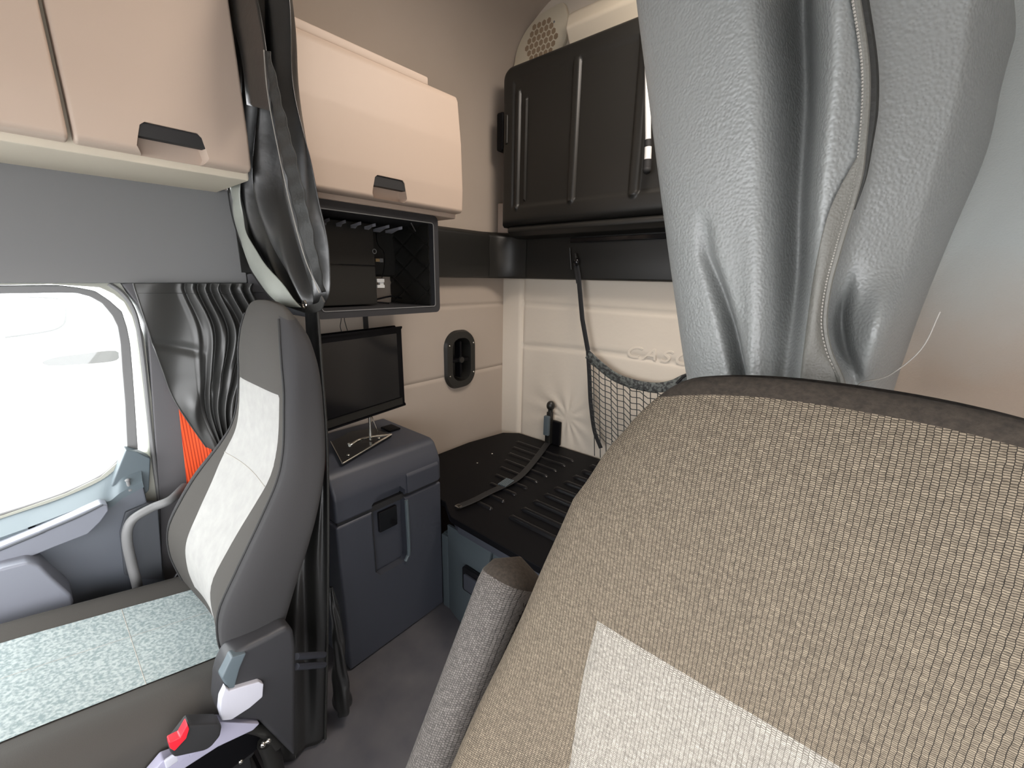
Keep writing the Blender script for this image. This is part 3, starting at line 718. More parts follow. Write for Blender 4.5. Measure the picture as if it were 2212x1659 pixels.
# ------------------------------------------------------------------ folded upper bunk
def upper_bunk():
    t = thing('upper_bunk', 'black moulded upper bunk folded up against the rear wall', 'bunk')
    YU = -1.72; lean = 0.10       # plane y at the bottom, leaning back a little to the top
    zb_, zt_ = 1.70, 2.425; xr, xl = 1.565, -0.40
    def Y(z): return YU + lean * (z - zb_) / (zt_ - zb_) * 0
    def fn(u, v):
        x = lerp(xr, xl, u); z = lerp(zb_, zt_, v)
        e = min((xr - x), (x - xl)); ez = min(z - zb_, zt_ - z)
        edge = 1 - math.exp(-max(0, min(e, ez)) / .010)
        y = YU - .03 + .035 * edge
        # recessed field inside a raised border
        if e > .075 and z - zb_ > .085 and zt_ - z > .075: 
            k = min(1, (min(e - .075, z - zb_ - .085, zt_ - z - .075)) / .012); y -= .008 * k
        for (rx, z0, z1, wd) in ribs:
            if z0 - .02 < z < z1 + .02:
                q = max(0, z0 - z, z - z1); rr = math.hypot(x - rx, q)
                if rr < wd * 1.25: y += .012 * max(0, 1 - (rr / (wd * 1.25)) ** 4)
        return Vector((x, y, z))
    ribs = [(1.455, 1.79, 2.30, .010), (1.405, 1.82, 2.26, .004), (1.133, 1.80, 2.33, .017), (0.83, 1.80, 2.35, .020), (0.52, 1.80, 2.35, .020), (0.2, 1.80, 2.35, .020)]
    # rounded outline
    bm = bmesh.new(); nu, nv = 520, 90
    G = []
    for j in range(nv + 1):
        row = []
        for i in range(nu + 1):
            p = fn(i / nu, j / nv)
            # round the two near corners
            rc = .06
            cx, cz = xr - rc, zt_ - rc
            if p.x > cx and p.z > cz:
                d = Vector((p.x - cx, p.z - cz)); m = max(abs(d.x), abs(d.y)); 
                if m > 0: d = d * (m / d.length); p.x, p.z = cx + d.x, cz + d.y
            row.append(bm.verts.new(p))
        G.append(row)
    for j in range(nv):
        for i in range(nu): bm.faces.new((G[j][i], G[j][i+1], G[j+1][i+1], G[j+1][i]))
    r = bmesh.ops.extrude_face_region(bm, geom=list(bm.faces))
    for g in r['geom']:
        if isinstance(g, bmesh.types.BMVert): g.co.y = YU - .10
    obj('shell', bm, 'black_satin', t, angle=50)
    obj('side_latch', B((1.555, -1.79, 2.065), (1.60, -1.72, 2.240), .012, 3), 'black_plastic', t)
    obj('latch_lug', B((1.515, -1.73, 2.085), (1.533, -1.708, 2.215), .006, 3), 'black_satin', t)
    obj('hinge_rail', prism([(0, -1.83, 1.640), (0, -1.745, 1.652), (0, -1.72, 1.672), (0, -1.72, 1.690), (0, -1.74, 1.702), (0, -1.83, 1.702)], 'X', -.40, 1.515, .006, 3), 'black_satin', t)
    obj('hinge_slot', B((-.40, -1.814, 1.615), (1.18, -1.802, 1.636), .003), 'black_gloss', t)
    return t
upper_bunk()
# gas strut clipped on the folded bunk
p0, p1 = onY(1390, 150, -1.69), onY(1397, 372, -1.69)
t = thing('gas_strut', 'white strut with black ferrule and tip in front of the folded bunk', 'strut')
pm = onY(1400, 302, -1.69); pm2 = onY(1400, 318, -1.69); pe = onY(1399, 345, -1.69); px_ = onY(1397, 374, -1.69)
obj('rod', tube([p0 + Vector((0, 0, .15)), pm], .011, 12), 'white_plastic', t)
obj('ferrule', tube([pm, pm2], .013, 12), 'black_rubber', t)
obj('sleeve', tube([pm2, pe], .0135, 12), 'white_plastic', t)
bm = tube([pe, px_.lerp(pe, .2)], .016, 12); sph(bm, px_.lerp(pe, .25), .0165); obj('tip', bm, 'black_rubber', t)

# ------------------------------------------------------------------ speaker high in the rear corner
t = thing('speaker', 'cream corner speaker panel with honeycomb grille above the folded bunk', 'speaker')
YS = -1.86
op = [onY(u, v, YS) for u, v in [(1218, 6), (1226, 40), (1224, 75), (1210, 110), (1190, 150), (1115, 165), (1112, 128), (1122, 92), (1140, 60), (1165, 32), (1195, 14)]]
pc = Vector((sum(p.x for p in op) / len(op), YS, sum(p.z for p in op) / len(op)))
obj('panel', prism(spline(op, 5, closed=True), 'Y', YS - .02, YS, .004), 'speaker_beige', t)
gc = onY(1169, 92, YS); ra = .098
bm = bmesh.new(); cs = .029
for i in range(-8, 9):
    for j in range(-8, 9):
        x = (i + (j % 2) * .5) * cs * 1.0; z = j * cs * .866
        if math.hypot(x, z) < ra - cs * .3:
            vs = [bm.verts.new((gc.x + x + cs * .46 * math.cos(PI / 6 + k * PI / 3), YS + .0015, gc.z + z + cs * .46 * math.sin(PI / 6 + k * PI / 3))) for k in range(6)]
            bm.faces.new(vs)
plab(obj('grille', bm, 'speaker_cell', t, smooth=False), 'tan honeycomb grille')
bm = bmesh.new(); sph(bm, onY(1197, 47, YS), .005, (1, .5, 1)); obj('screw', bm, 'seal_grey', t)

# disc added for the fill light on the sleeper ceiling (above the picture)
t = thing('dome_lamp', 'round ceiling dome lamp in the middle of the sleeper roof', 'lamp')
bm = bmesh.new(); cyl(bm, (0.40, -1.25, 2.725), .32, .05, seg=48); obj('base', bm, 'beige_plain', t)

# ------------------------------------------------------------------ cargo net
t = thing('cargo_net', 'black cargo net hanging from a strap in front of rear wall', 'net')
YN = -1.80
top = [onY(u, v, YN) for u, v in [(1270, 757), (1295, 780), (1330, 806), (1375, 822), (1420, 828), (1455, 822), (1486, 808), (1530, 800)]]
topc = spline(top, 6)
lft = [onY(u, v, YN) for u, v in [(1270, 757), (1273, 810), (1276, 870), (1284, 930), (1298, 968)]]
lftc = spline(lft, 6)
obj('hanging_strap', tube([onY(1243, 560, YN), onY(1250, 600, YN), onY(1258, 690, YN), onY(1270, 757, YN)], 0, 8, flat=(.026, .003, (0, 1, 0))), 'webbing', t)
obj('strap_end', tube([onY(1240, 560, YN + .004), onY(1247, 612, YN + .004)], 0, 8, flat=(.012, .003, (0, 1, 0))), 'webbing', t)
obj('top_band', tube([p + Vector((0, 0, -.020)) for p in topc], 0, 10, flat=(.046, .005, (0, 1, 0))), 'hem_tape', t)
obj('side_band', tube(lftc, 0, 8, flat=(.024, .005, (0, 1, 0))), 'webbing', t)
# knotted mesh: two families of sagging cords
bm = bmesh.new()
def top_at(x):
    for i in range(len(topc) - 1):
        if topc[i].x >= x >= topc[i + 1].x: 
            k = (topc[i].x - x) / (topc[i].x - topc[i + 1].x + 1e-9); return lerp(topc[i].z, topc[i + 1].z, k)
    return topc[-1].z
def left_x(z):
    for i in range(len(lftc) - 1):
        if lftc[i].z >= z >= lftc[i + 1].z: return lftc[i].x
    return lftc[-1].x
x0 = topc[0].x; x1 = topc[-1].x
for k in range(1, 18):
    x = lerp(x0, x1, k / 17); zt = top_at(x) - .022
    pts = [Vector((x + (.10 + .04 * k / 17) * -s * .0 + .03 * s * s * 0 - .045 * s, YN, zt - s * (zt - .56))) for s in [q / 10 for q in range(11)]]
    tube(pts, .0023, 5, bm)
for k in range(1, 15):
    z = lerp(lft[0].z, .66, k / 15); xl_ = left_x(z)
    pts = []
    for q in range(15):
        s = q / 14; x = lerp(xl_, x1, s)
        zz = z - .13 * math.sin(min(1, s * 1.2) * PI * .5) - .0 + .008 * math.sin(s * 40)
        zz = min(zz, top_at(x) - .025)
        pts.append(Vector((x, YN + .001, zz)))
    tube(pts, .0023, 5, bm)
obj('mesh', bm, 'net_cord', t)
obj('corner_loop', tube(spline([onY(u, v, YN + .005) for u, v in [(1462, 828), (1478, 812), (1490, 812), (1486, 824), (1470, 832)]], 5), .006, 8), 'webbing', t)
# anchor where the strap meets the ledge
t = thing('strap_hook', 'black ball hook holding the net strap on the dark ledge', 'hook')
bm = bmesh.new(); sph(bm, onY(1245, 566, -1.795), .017, (1, .8, 1.1)); obj('ball', bm, 'black_gloss', t)
bm = tube([onY(1231, 535, -1.80), onY(1234, 582, -1.80)], .0035, 8); obj('bracket', bm, 'black_satin', t)
bm = tube([onY(1243, 548, -1.80), onY(1246, 566, -1.795)], .008, 8); obj('stem', bm, 'black_satin', t)

# ------------------------------------------------------------------ seats
HW = [(.48, .225), (.60, .255), (.72, .272), (.85, .268), (.95, .238), (1.03, .208), (1.12, .190), (1.25, .183), (1.37, .160)]
YFc = [(.48, -.20), (.60, -.185), (.66, -.180), (.73, -.190), (.80, -.230), (.90, -.295), (1.0, -.348), (1.15, -.370), (1.25, -.375), (1.37, -.392)]
YBk = [(.48, -.25), (.58, -.285), (.70, -.33), (.83, -.385), (1.0, -.455), (1.15, -.475), (1.30, -.470), (1.37, -.450)]
BOL = [(.48, .02), (.62, .045), (.85, .050), (.95, .03), (1.05, .012), (1.2, .0), (1.37, .0)]
ZS0, ZS1 = .48, 1.380
HW_P = list(HW)
HW_D = [(.48, .225), (.60, .255), (.72, .285), (.85, .292), (.95, .286), (1.09, .252), (1.17, .228), (1.25, .203), (1.32, .182), (1.37, .165)]
def seat_pt(z, ph, off=0.0):
    """point on the backrest skin; ph=90 deg is the middle of the front"""
    n = 4.2
    hw = curve1(HW, z); yf = curve1(YFc, z); yb = curve1(YBk, z); bo = curve1(BOL, z)
    k = 1.0
    if z > ZS1 - .085: q = (z - ZS1 + .085) / .085; k = math.sqrt(max(0.0, 1 - q * q * .999))
    if z > 1.15: n = lerp(4.2, 3.0, min(1, (z - 1.15) / .15))
    if z < ZS0 + .05: q = (ZS0 + .05 - z) / .05; k = math.sqrt(max(0.0, 1 - q * q * .9))
    mid = (yf + yb) / 2; hd = (yf - yb) / 2 * (0.15 + .85 * k); hw = hw * (0.62 + .38 * k) if k < 1 else hw
    if k < .02: hd *= .2
    c, s = math.cos(ph), math.sin(ph)
    x = hw * math.copysign(abs(c) ** (2 / n), c); y = mid + hd * math.copysign(abs(s) ** (2 / n), s)
    if s > 0: y += bo * (abs(x) / max(hw, 1e-6)) ** 2 * min(1, s * 2.0)
    arch = .034 * min(1, max(0, (z - 1.22) / .12)) * min(1.3, abs(x) / .165) ** 2.4
    p = Vector((x, y, z - arch))
    if off:
        d = Vector((c * .6, s, 0)); d = d.normalized() if d.length > 0 else d; p += d * off
    return p
def front_pt(x, z, off):
    hw = curve1(HW, z); n = 4.2
    c = max(-1, min(1, abs(x) / hw)) ** (n / 2) * (1 if x >= 0 else -1)
    ph = math.acos(c); p = seat_pt(z, ph); p.x = x
    return p + Vector((0, off, 0))
def zlev(v):   # denser levels at both ends
    return lerp(ZS0, ZS1, v)
def seat(label, x0, y0, near, mcloth, mside, mins):
    global HW
    HW = HW_D if near else HW_P
    t = thing('seat', label, 'seat', loc=(x0, y0, 0))
    zs = [ZS0 + .002 * k * k for k in range(5)] + [lerp(.53, 1.293, k / 40) for k in range(41)] + [1.295 + .085 * math.sin(q * PI / 2 / 14) for q in range(1, 15)]
    N = 72
    bm = bmesh.new(); rings = []; rings_z = zs
    for z in zs: rings.append([bm.verts.new(seat_pt(min(z, ZS1), 2 * PI * k / N)) for k in range(N)])
    for i in range(len(rings) - 1):
        for k in range(N): bm.faces.new((rings[i][k], rings[i][(k + 1) % N], rings[i + 1][(k + 1) % N], rings[i + 1][k]))
    bm.faces.new(rings[0]); bm.faces.new(rings[-1])
    br = obj('backrest', bm, mcloth, t, angle=80)
    if mside != mcloth:
        br.data.materials.append(M[mside])
        for i in range(len(rings_z) - 1):
            for k in range(N):
                fr_on = 9 <= k < 27
                br.data.polygons[i * N + k].material_index = (0 if (k < 30 or k > 66) and rings_z[i] < 1.364 else 1) if near else (0 if fr_on or rings_z[i] > 1.36 else 1)
        br.data.polygons[len(br.data.polygons) - 1].material_index = 1 if near else 0
    for sgn in ((1, -1) if not near else ()):
        ph = math.radians(90 - 44 * sgn)
        pp = [seat_pt(z, ph, .0015) for z in [lerp(.52, 1.355, k / 60) for k in range(61)]]
        obj('piping', tube(pp, .0022 if near else .0028, 6), 'seat_piping' if not near else mcloth, br)
    # light insert on the front
    IW = [(.60, .10), (.72, .115), (.85, .135), (.95, .155), (1.02, .145), (1.16, .139)] if not near else [(.60, .10), (.72, .12), (.85, .135), (1.03, .162), (1.16, .152)]
    def ifn(u, v):
        z = lerp(.60, 1.162 if not near else 1.124, v); hw = curve1(IW, z)
        e = min(u, 1 - u, 1 - v) ; o = .0022 if e > .001 else -.001
        return front_pt(lerp(-hw, hw, u), z, o)
    obj('insert', grid(ifn, 36, 60), mins, t, angle=80)
    pp = [front_pt(lerp(-.15 if not near else -.14, .15 if not near else .14, k / 16), .945 + .0, .0022) for k in range(17)]
    obj('insert_seam', tube(pp, .0012, 5), 'thread', t)
    # cushion
    CZ = [(-.27, .52), (-.15, .545), (.0, .580), (.2, .622), (.36, .630), (.46, .590)]
    def cz(x, y):
        k = abs(x) / .275; return curve1(CZ, y) + .030 * gauss(k, .82, .22) - .0
    bm = bmesh.new(); rings = []
    ys = [-.27 + .72 * k / 30 for k in range(31)]
    for y in ys:
        ring = []
        e = min(1, (y + .27) / .03 + .25, (.46 - y) / .05 + .1); e = math.sqrt(max(0, 1 - (1 - e) ** 2))
        for k in range(64):
            a = 2 * PI * k / 64; c, s = math.cos(a), math.sin(a); n = 5
            x = .275 * math.copysign(abs(c) ** (2 / n), c) * (.9 + .1 * e)
            s_ = math.copysign(abs(s) ** (2 / n), s)
            zt = cz(x, y); zb_ = .44; z = (zt + zb_) / 2 + (zt - zb_) / 2 * s_ * e
            ring.append(bm.verts.new((x, y, z)))
        rings.append(ring)
    for i in range(len(rings) - 1):
        for k in range(64): bm.faces.new((rings[i][k], rings[i][(k + 1) % 64], rings[i + 1][(k + 1) % 64], rings[i + 1][k]))
    bm.faces.new(rings[0]); bm.faces.new(rings[-1][::-1])
    cu = obj('cushion', bm, mcloth, t, angle=80)
    def cfn(u, v):
        x = lerp(-.146, .163, u); y = lerp(-.20, .40, v); n = 5
        s_ = (1 - (abs(x) / .275) ** n) ** (1 / n); zt = cz(x, y)
        return Vector((x, y, (zt + .44) / 2 + (zt - .44) / 2 * s_ + .003))
    obj('cushion_insert', grid(cfn, 24, 30), 'cushion_insert', cu, angle=80)
    obj('insert_seam', tube([cfn(u, .28) + Vector((0, 0, -.0003)) for u in [k / 16 for k in range(17)]], .0009, 5), 'thread', cu)
    obj('insert_seam', tube([cfn(.62, v) + Vector((0, 0, -.0004)) for v in [k / 24 for k in range(25)]], .0009, 5), 'thread', cu)
    # base
    bm = B((-.24, -.22, .30), (.24, .38, .45), .02); obj('seat_pan', bm, 'black_plastic', t)
    bm = bmesh.new()
    for k in range(5): box(bm, (-.20 + .01 * (k % 2), -.19 + .01 * (k % 2), .05 + k * .05), (.20 - .01 * (k % 2), .33 - .01 * (k % 2), .10 + k * .05), .01)
    obj('bellows', bm, 'black_rubber', t)
    obj('floor_mount', B((-.22, -.22, 0.0), (.22, .36, .05), .006), 'black_plastic', t)
    return t
PS = seat('grey cloth passenger seat with pale insert, beside the window', 1.20, 0.0, False, 'seat_cloth_far', 'seat_side', 'insert_far')
DS = seat('dark brown-grey cloth driver seat filling the lower right foreground', 0.0, 0.05, True, 'seat_cloth', 'seat_roll', 'seat_light')
DS['category'] = 'seat'

def local(o, bm): bmesh.ops.translate(bm, verts=bm.verts, vec=-o.location); return bm
# plastic recliner cover, lever and switches on the aisle side of the passenger seat
XC = .895
cv = [onX(u, v, XC) for u, v in [(497, 1420), (530, 1400), (580, 1375), (622, 1352), (636, 1362), (641, 1400), (641, 1470), (640, 1640), (600, 1600), (560, 1560), (520, 1558), (478, 1556), (470, 1530), (474, 1480), (480, 1455)]]
obj('side_cover', local(PS, prism(cv, 'X', XC, XC + .06, .012, 3)), 'charcoal_side', PS)
lv = [onX(u, v, XC - .012) for u, v in [(487, 1484), (497, 1492), (560, 1473), (570, 1478), (568, 1506), (540, 1530), (500, 1556), (480, 1558), (475, 1540), (478, 1510)]]
plab(obj('recliner_lever', local(PS, prism(lv, 'X', XC - .012, XC + .01, .003, 2)), 'lever_grey', PS), 'pale grey lever')
sd = [onX(u, v, XC - .004) for u, v in [(500, 1419), (533, 1409), (518, 1443), (506, 1488), (497, 1494), (477, 1465)]]
obj('cover_shoulder', local(PS, prism(sd, 'X', XC - .006, XC + .02, .004, 2)), 'grey_panel', PS)
bk = [onX(u, v, XC - .02) for u, v in [(405, 1555), (470, 1553), (476, 1560), (472, 1580), (452, 1604), (438, 1612), (372, 1626), (362, 1612)]]
obj('buckle', local(PS, prism(bk, 'X', XC - .035, XC + .0, .006, 2)), 'black_rubber', PS)
bk = [onX(u, v, XC - .036) for u, v in [(404, 1562), (408, 1572), (402, 1592), (376, 1620), (366, 1614), (364, 1602), (388, 1590)]]
plab(obj('buckle_button', local(PS, prism(bk, 'X', XC - .040, XC - .02, .002, 2)), 'red_plastic', PS), 'red release button')
bk = [onX(u, v, XC - .001) for u, v in [(470, 1556), (560, 1560), (545, 1575), (470, 1610), (400, 1655), (380, 1680), (300, 1700), (350, 1640), (440, 1605)]]
plab(obj('switch_panel', local(PS, prism(bk, 'X', XC - .006, XC + .02, .003, 2)), 'lilac_plastic', PS), 'lilac-grey switch strip')
for (u, v) in [(370, 1642), (395, 1630), (420, 1618)]:
    c = onX(u, v, XC - .008); obj('switch', local(PS, B(c - Vector((.004, .010, .010)), c + Vector((.004, .010, .010)), .003)), 'lever_grey' if u < 380 else 'lilac_plastic', PS)
bm = bmesh.new()
tube(spline([onX(u, v, XC + .02) for u, v in [(470, 1600), (520, 1572), (570, 1580), (600, 1610)]], 6), .012, 10, bm)
tube(spline([onX(u, v, XC + .03) for u, v in [(575, 1600), (590, 1640), (600, 1700)]], 6), .020, 10, bm)
obj('seat_linkage', local(PS, bm), 'black_satin', PS)
for (u, v, r) in [(568, 1608, .007), (580, 1600, .006), (520, 1645, .005)]:
    bm = bmesh.new(); sph(bm, onX(u, v, XC - .0), r); obj('bolt', local(PS, bm), 'chrome', PS)
bm = bmesh.new()
for (v0) in (1418, 1440): tube([onX(640, v0, .93) , onX(700, v0 - 4, 1.02)], .008, 8, bm)
obj('back_rods', local(PS, bm), 'charcoal', PS)
bm = tube(spline([onX(u, v, 1.47) for u, v in [(372, 1262), (385, 1240), (400, 1226), (412, 1218)]], 5), .006, 8)
obj('side_loop', local(PS, bm), 'black_gloss', PS)

# folded-up armrest beside the driver seat
def armrest():
    a = Vector((.335, -.420, 1.045)); b = Vector((.328, -.20, .72))
    pts = [a.lerp(b, k / 20) for k in range(21)]; bm = bmesh.new(); rings = []
    ax = (b - a).normalized(); sx = Vector((1, 0, 0)); sy = ax.cross(sx).normalized()
    for i in range(25):
        t_ = i / 24; p = a.lerp(b, t_)
        d = t_ * (b - a).length; k = 1 if d > .045 else math.sqrt(max(0, 1 - (1 - d / .045) ** 2))
        k = max(k, .05); ring = []
        for q in range(28):
            th = 2 * PI * q / 28; c, s = math.cos(th), math.sin(th); n = 2.6
            ring.append(bm.verts.new(p + sx * .040 * k * math.copysign(abs(c) ** (2 / n), c) + sy * .052 * k * math.copysign(abs(s) ** (2 / n), s)))
        rings.append(ring)
    for i in range(len(rings) - 1):
        for q in range(28): bm.faces.new((rings[i][q], rings[i][(q + 1) % 28], rings[i + 1][(q + 1) % 28], rings[i + 1][q]))
    bm.faces.new(rings[0]); bm.faces.new(rings[-1][::-1])
    return bm
M['arm_cloth'] = weave('arm_cloth', (0.085, 0.076, 0.070), (0.125, 0.113, 0.103), (0.016, 0.014, 0.013), .0036, .0022, 'XZ')
ar = obj('armrest', local(DS, armrest()), 'arm_cloth', DS, angle=80)
ar.data.materials.append(M['seat_roll'])
for p in ar.data.polygons:
    if p.index < 28 * 2: p.material_index = 1  # dark colour on the armrest tip stands in for shade

# ------------------------------------------------------------------ curtains
def rows_at(rows, v):
    vs = [r[0] for r in rows]
    L = Vector([curve1([(r[0], r[1][k]) for r in rows], v) for k in range(3)])
    R = Vector([curve1([(r[0], r[2][k]) for r in rows], v) for k in range(3)])
    return L, R
def drape(rows, nu, nv, disp, thick=.002, nrm=Vector((0, 1, 0))):
    def fn(u, v):
        L, R = rows_at(rows, v)
        return L.lerp(R, u) + disp(u, v, nrm)
    return grid(fn, nu, nv, thick=thick, nvec=-nrm)

# black curtain tied back between the cabinets
YC = -.535
t = thing('privacy_curtain', 'glossy black sleeper curtain tied back between the two overhead cabinets', 'curtain')
rows = [(0.0, Vector((1.62, YC, 2.30)), Vector((1.19, YC, 2.30))),
        (0.12, onY(470, 0, YC), onY(622, 0, YC)),
        (0.30, onY(505, 160, YC), onY(640, 160, YC)),
        (0.48, onY(500, 330, YC), onY(662, 300, YC)),
        (0.62, onY(497, 410, YC), onY(672, 440, YC)),
        (0.76, onY(525, 540, YC), onY(690, 545, YC)),
        (0.90, onY(588, 645, YC), onY(702, 632, YC)),
        (1.0, onY(640, 668, YC), onY(688, 672, YC))]
def d1(u, v, n):
    amp = curve1([(0, .026), (.35, .034), (.7, .038), (.9, .024), (1.0, .012)], v)
    f = math.sin(2 * PI * (4.6 * u + .25 + .22 * math.sin(v * 5))) + .30 * math.sin(2 * PI * (9.3 * u + .5 * v)) + .25 * math.sin(2 * PI * (2.1 * u - 1.7 * v)); f *= .8
    bulge = .012 * math.sin(PI * u)
    f = math.copysign(abs(f) ** .8, f)
    return n * (amp * f * (.55 + .5 * math.sin(PI * u)) + bulge) + Vector((.012 * math.sin(9 * v + 5 * u), 0, 0)) * math.sin(PI * v)
def curtain_obj(name, rows, disp, m, par, nu=150, nv=110):
    return obj(name, drape(rows, nu, nv, disp), m, par, angle=180)
curtain_obj('drape', rows, d1, 'black_cloth', t)
M['pale_lining'] = mat('pale_lining', (0.26, 0.27, 0.24), 0.4, spec=0.6, bump=[('noise', 40, 0.2, 0.004)])  # pale colour paints the light on the curtain's left fold
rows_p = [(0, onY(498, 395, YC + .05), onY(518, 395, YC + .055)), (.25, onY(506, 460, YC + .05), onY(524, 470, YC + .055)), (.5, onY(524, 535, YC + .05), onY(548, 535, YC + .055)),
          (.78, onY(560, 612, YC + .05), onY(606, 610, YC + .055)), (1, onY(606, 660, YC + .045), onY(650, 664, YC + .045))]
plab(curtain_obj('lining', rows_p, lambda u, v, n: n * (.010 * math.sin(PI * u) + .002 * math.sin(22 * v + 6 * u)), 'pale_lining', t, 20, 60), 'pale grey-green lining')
# dull hem band twisting down the aisle side
rows_h = [(0, onY(575, 110, YC + .07), onY(582, 110, YC + .07)), (.18, onY(583, 200, YC + .075), onY(606, 215, YC + .07)), (.45, onY(607, 330, YC + .075), onY(640, 350, YC + .07)),
          (.7, onY(634, 450, YC + .07), onY(668, 470, YC + .06)), (.88, onY(664, 560, YC + .06), onY(690, 575, YC + .04)), (1, onY(694, 632, YC + .03), onY(702, 630, YC + .02))]
curtain_obj('hem', rows_h, lambda u, v, n: n * (.0012 * math.sin(v * 75 + 5 * u) + .0012 * math.sin(v * 41)), 'black_hem', t, 10, 120)
hl = [rows_at(rows_h, k / 40)[0] for k in range(41)]
obj('hem_stitching', tube([p + Vector((0, .005, 0)) for p in hl], .0012, 5), 'thread', t)
# smooth flap over the top of the curtain
rows_f = [(0, onY(470, -60, YC + .03), onY(540, -60, YC + .05)), (.3, onY(484, 0, YC + .03), onY(560, 20, YC + .055)), (.6, onY(520, 110, YC + .03), onY(577, 130, YC + .06)), (1, onY(536, 228, YC + .03), onY(585, 240, YC + .06))]
curtain_obj('flap', rows_f, lambda u, v, n: n * (.022 * math.sin(PI * u)), 'black_cloth', t, 24, 40)
# tie
tp = [onY(u, v, YC + .035) for u, v in [(628, 655), (648, 664), (668, 668), (690, 662), (698, 646)]]
obj('tie_band', tube(spline(tp, 6), 0, 10, flat=(.022, .004, (0, 1, 0))), 'black_hem', t)
bm = bmesh.new(); p = onY(658, 658, YC + .045)
obj('tie_ring', tube([p + Vector((.010 * math.cos(a), 0, .010 * math.sin(a))) for a in [k * PI / 8 for k in range(17)]], .0025, 6), 'chrome', t)
# lower part falling to the floor behind the seat
def low(u, v, z_, x_): pass
rows_l = [(0, Vector((1.235, -.53, 1.36)), Vector((1.150, -.53, 1.36))),
          (.10, Vector((1.25, -.53, 1.22)), Vector((1.125, -.515, 1.24))),
          (.3, Vector((1.22, -.51, .95)), Vector((1.110, -.500, .97))),
          (.6, Vector((1.17, -.37, .55)), Vector((1.095, -.455, .55))),
          (1, Vector((1.118, -.25, .012)), Vector((1.088, -.392, .012)))]
def d2(u, v, n): return Vector((-1, .3, 0)) * (.009 * math.sin(2 * PI * (1.7 * u + .3 * math.sin(5 * v))) * min(1, .2 + v * 2) + .004 * math.sin(11 * v + 5 * u)) * math.sin(PI * min(1, u + .02))
curtain_obj('lower_drape', rows_l, d2, 'black_cloth', t, 70, 80)
hl = [rows_at(rows_l, k / 40)[1] + Vector((-.003, .004, 0)) for k in range(41)]
obj('edge_hem', tube(hl, .004, 8), 'black_hem', t)
# crumpled tail lying beside it on the floor
def tailfn(u, v):
    c = Vector((curve1([(0, 1.135), (.3, 1.120), (.6, 1.115), (.85, 1.112), (1, 1.13)], v), curve1([(0, -.478), (.4, -.474), (1, -.462)], v), curve1([(0, .50), (.3, .36), (.6, .19), (.85, .06), (1, .012)], v)))
    r_ = curve1([(0, .006), (.15, .018), (.5, .026), (.8, .040), (.92, .034), (1, .010)], v)
    a_ = 2 * PI * u; w_ = 1 + .14 * math.sin(3 * a_ + 7 * v) + .10 * math.sin(5 * a_ - 16 * v) + .06 * math.sin(30 * v + 2 * a_)
    return c + Vector((math.cos(a_) * r_ * .9, math.sin(a_) * r_ * .62, 0)) * w_
obj('tail', grid(tailfn, 48, 60, wrap=True), 'black_cloth', t, angle=180)

# small pleated curtain at the rear of the passenger window
t = thing('window_curtain', 'short black pleated curtain gathered beside the passenger window', 'curtain')
XW = 1.58
rows_w = [(0, onX(288, 612, XW), onX(548, 612, XW)), (.08, onX(292, 628, XW), onX(545, 628, XW)), (.35, onX(318, 708, XW), onX(590, 720, XW)), (.62, onX(352, 800, XW), onX(560, 820, XW)), (.82, onX(384, 876, XW), onX(530, 900, XW)), (1, onX(448, 968, XW), onX(520, 990, XW))]
def d3(u, v, n):
    k = max(0, min(1, (u - .30) / .15)); amp = lerp(.010, .016, k) * (1 - .4 * v)
    f = lerp(math.sin(2 * PI * (1.8 * u + .9 * v)), math.sin(2 * PI * (9.5 * u)) + .3 * math.sin(2 * PI * (17 * u + v)), k)
    cr = .014 * gauss(v + .55 * (u - .3), .78, .05) * math.sin(u * 9) + .010 * math.sin(24 * v + 9 * u) * max(0, v - .62) * 2.2
    return n * (amp * f + cr * (1 - k * .4) - .010 * gauss(v, .45 + .1 * u, .03) * (1 - k))
nx = Vector((-1, 0, 0))
obj('drape', drape(rows_w, 190, 110, d3, nrm=nx), 'side_cloth', t, angle=180)
obj('top_hem', tube([rows_at(rows_w, .10)[0].lerp(rows_at(rows_w, .10)[1], k / 60) + d3(k / 60, .10, nx) + nx * .001 for k in range(61)], .0012, 5), 'side_cloth', t)
obj('edge_hem', tube([rows_at(rows_w, k / 40)[0] + d3(0, k / 40, nx) for k in range(41)], .0025, 6), 'side_cloth', t)

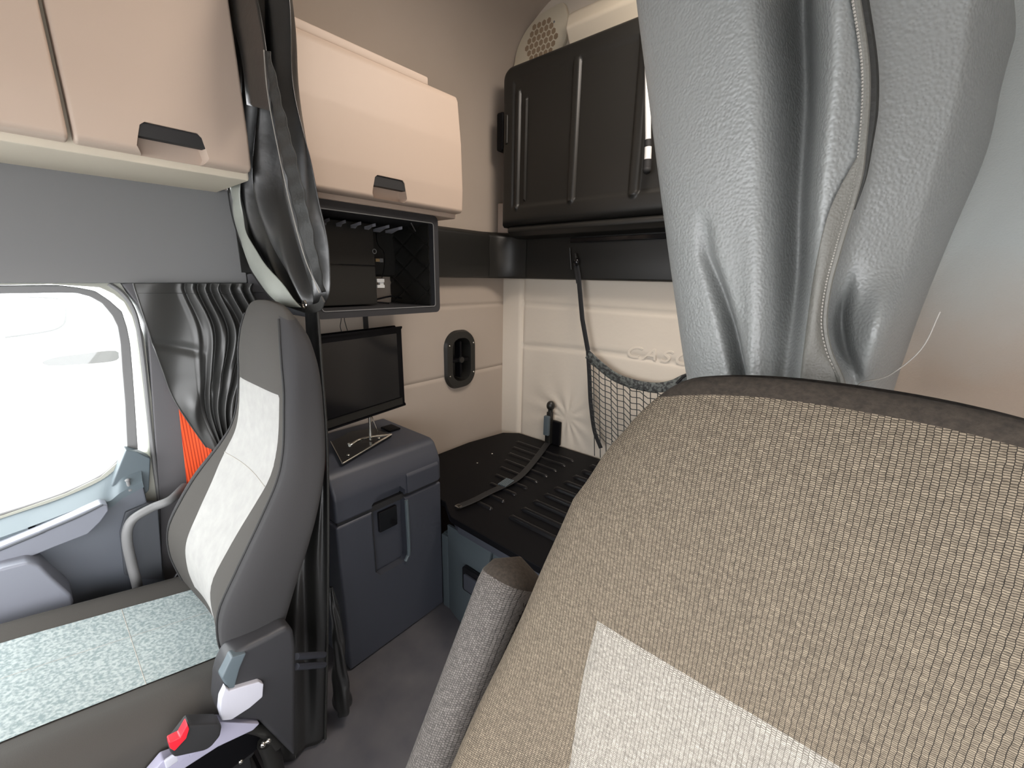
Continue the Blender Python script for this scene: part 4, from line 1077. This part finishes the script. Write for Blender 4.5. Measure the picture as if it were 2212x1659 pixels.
# grey leather curtain behind the driver seat
YG = -.56
t = thing('leather_curtain', 'heavy grey leather-look curtain with seam hanging behind the driver seat', 'curtain')
rows_g = [(0, onY(1365, -110, YG), onY(2310, -130, YG)), (.12, onY(1375, 0, YG), onY(2275, 0, YG)), (.32, onY(1400, 200, YG), onY(2228, 210, YG)), (.55, onY(1432, 450, YG), onY(2122, 460, YG)),
          (.75, onY(1458, 640, YG), onY(2050, 640, YG)), (.92, onY(1484, 812, YG), onY(1968, 850, YG)), (1.0, onY(1500, 880, YG), onY(1940, 930, YG))]
SEAM = [(.0, .63), (.16, .646), (.34, .682), (.45, .695), (.51, .698), (.66, .671), (.73, .658), (.795, .660), (.843, .692), (.895, .758), (1, .80)]   # seam path across the cloth
def d4(u, v, n):
    vv = (v - .12) / .8
    y = .060 * math.sin(PI * min(1, max(0, u))) ** .6                       # body of the bundle
    y -= .105 * gauss(u, .50 + .035 * vv, .052) * max(0, 1.0 - .95 * max(0, vv) ** 1.3)     # deep valley left of the seam
    y += .016 * gauss(u, .61, .045) * (1 - .6 * vv)
    y -= .020 * gauss(u, .535, .05) * gauss(v, .72, .16)
    y -= .034 * gauss(u, .22 + .55 * max(0, v - .66), .030) * min(1, max(0, vv - .55) * 3.2)   # small fold at the foot
    y += .016 * gauss(u, .42, .05) * max(0, vv - .5) * 1.6
    s = curve1(SEAM, v)
    if u > s: y -= .030 * (1 - math.exp(-(u - s) / .006))
    if u > s: y -= .17 * (u - s) * min(1, v * 1.2)
    y += .050 * gauss(u, .83, .070) * gauss(v, .81, .085)                      # knee of cloth low on the right
    y -= .030 * gauss(u, s + .035, .030) * gauss(v, .80, .08)
    y -= .14 * max(0, (u - .86) / .14) ** 1.8                                  # turns away at the right
    return n * y
dr = obj('drape', drape(rows_g, 260, 170, d4), 'leather', t, angle=180)
def gp_(u, v, o): L, R = rows_at(rows_g, v); return L.lerp(R, u) + d4(u, v, Vector((0, 1, 0))) + Vector((0, o, 0))
# sewn hem along the overlapping edge
def hemfn(u, v):
    vv = lerp(.45, .93, v); s = curve1(SEAM, vv); lu = curve1([(.45, .690), (.566, .637), (.706, .610), (.80, .604), (.93, .606)], vv)
    uu = lerp(lu, s - .002, u); return gp_(uu, vv, .0035 + .002 * math.sin(u * PI))
obj('hem', grid(hemfn, 12, 70, thick=.002), 'leather_hem', t, angle=180)
obj('seam_edge', tube([gp_(curve1(SEAM, v) - .003, v, .004) for v in [lerp(0, .93, k / 80) for k in range(81)]], .0030, 8), 'leather_hem', t)
obj('seam_binding', tube([gp_(curve1(SEAM, v) + .006, v, .012) for v in [lerp(0, .56, k / 60) for k in range(61)]], [.0055 * min(1, (60 - k) / 20 + .08) for k in range(61)], 8), 'black_hem', t)
bm = bmesh.new()
for k in range(150):
    v = lerp(0.02, .92, k / 150); a = gp_(curve1(SEAM, v) - .011, v, .0045); b = gp_(curve1(SEAM, v + .0035) - .010, v + .0035, .0045)
    tube([a, b], .0009, 5, bm)
obj('stitching', bm, 'thread', t)
p = gp_(.80, .92, .004)
obj('loose_thread', tube(spline([p, p + Vector((-.004, .004, .012)), p + Vector((-.022, .006, .022)), p + Vector((-.040, .005, .05)), p + Vector((-.046, .003, .085))], 6), .0006, 5), 'thread', t)

# ------------------------------------------------------------------ outside the window
g_ = obj('ground', B((-60, -60, -1.30), (60, 60, -1.25)), 'asphalt'); struct(g_)
t = thing('parked_lorry', 'white lorry front parked outside the passenger window', 'lorry')
bm = B((4.2, -3.2, -.6), (6.6, 2.6, 1.15), .25, 5); obj('bonnet', bm, 'lorry_white', t)
bm = B((4.6, 2.2, -.6), (6.6, 5.5, 2.6), .2, 4); obj('cab', bm, 'lorry_white', t)
pts = [onX(u, v, 4.15) for u, v in [(10, 728), (70, 720), (115, 712), (136, 700), (141, 680), (138, 655), (120, 643), (60, 640)]]
obj('bonnet_seam', tube(spline(pts, 6), .010, 6), 'lorry_grey', t)
pts = [onX(u, v, 4.16) for u, v in [(92, 782), (120, 772), (180, 764), (250, 758), (252, 778), (190, 786), (110, 790)]]
obj('side_vent', prism(spline(pts, 4, closed=True), 'X', 4.16, 4.22), 'lorry_grey', t)
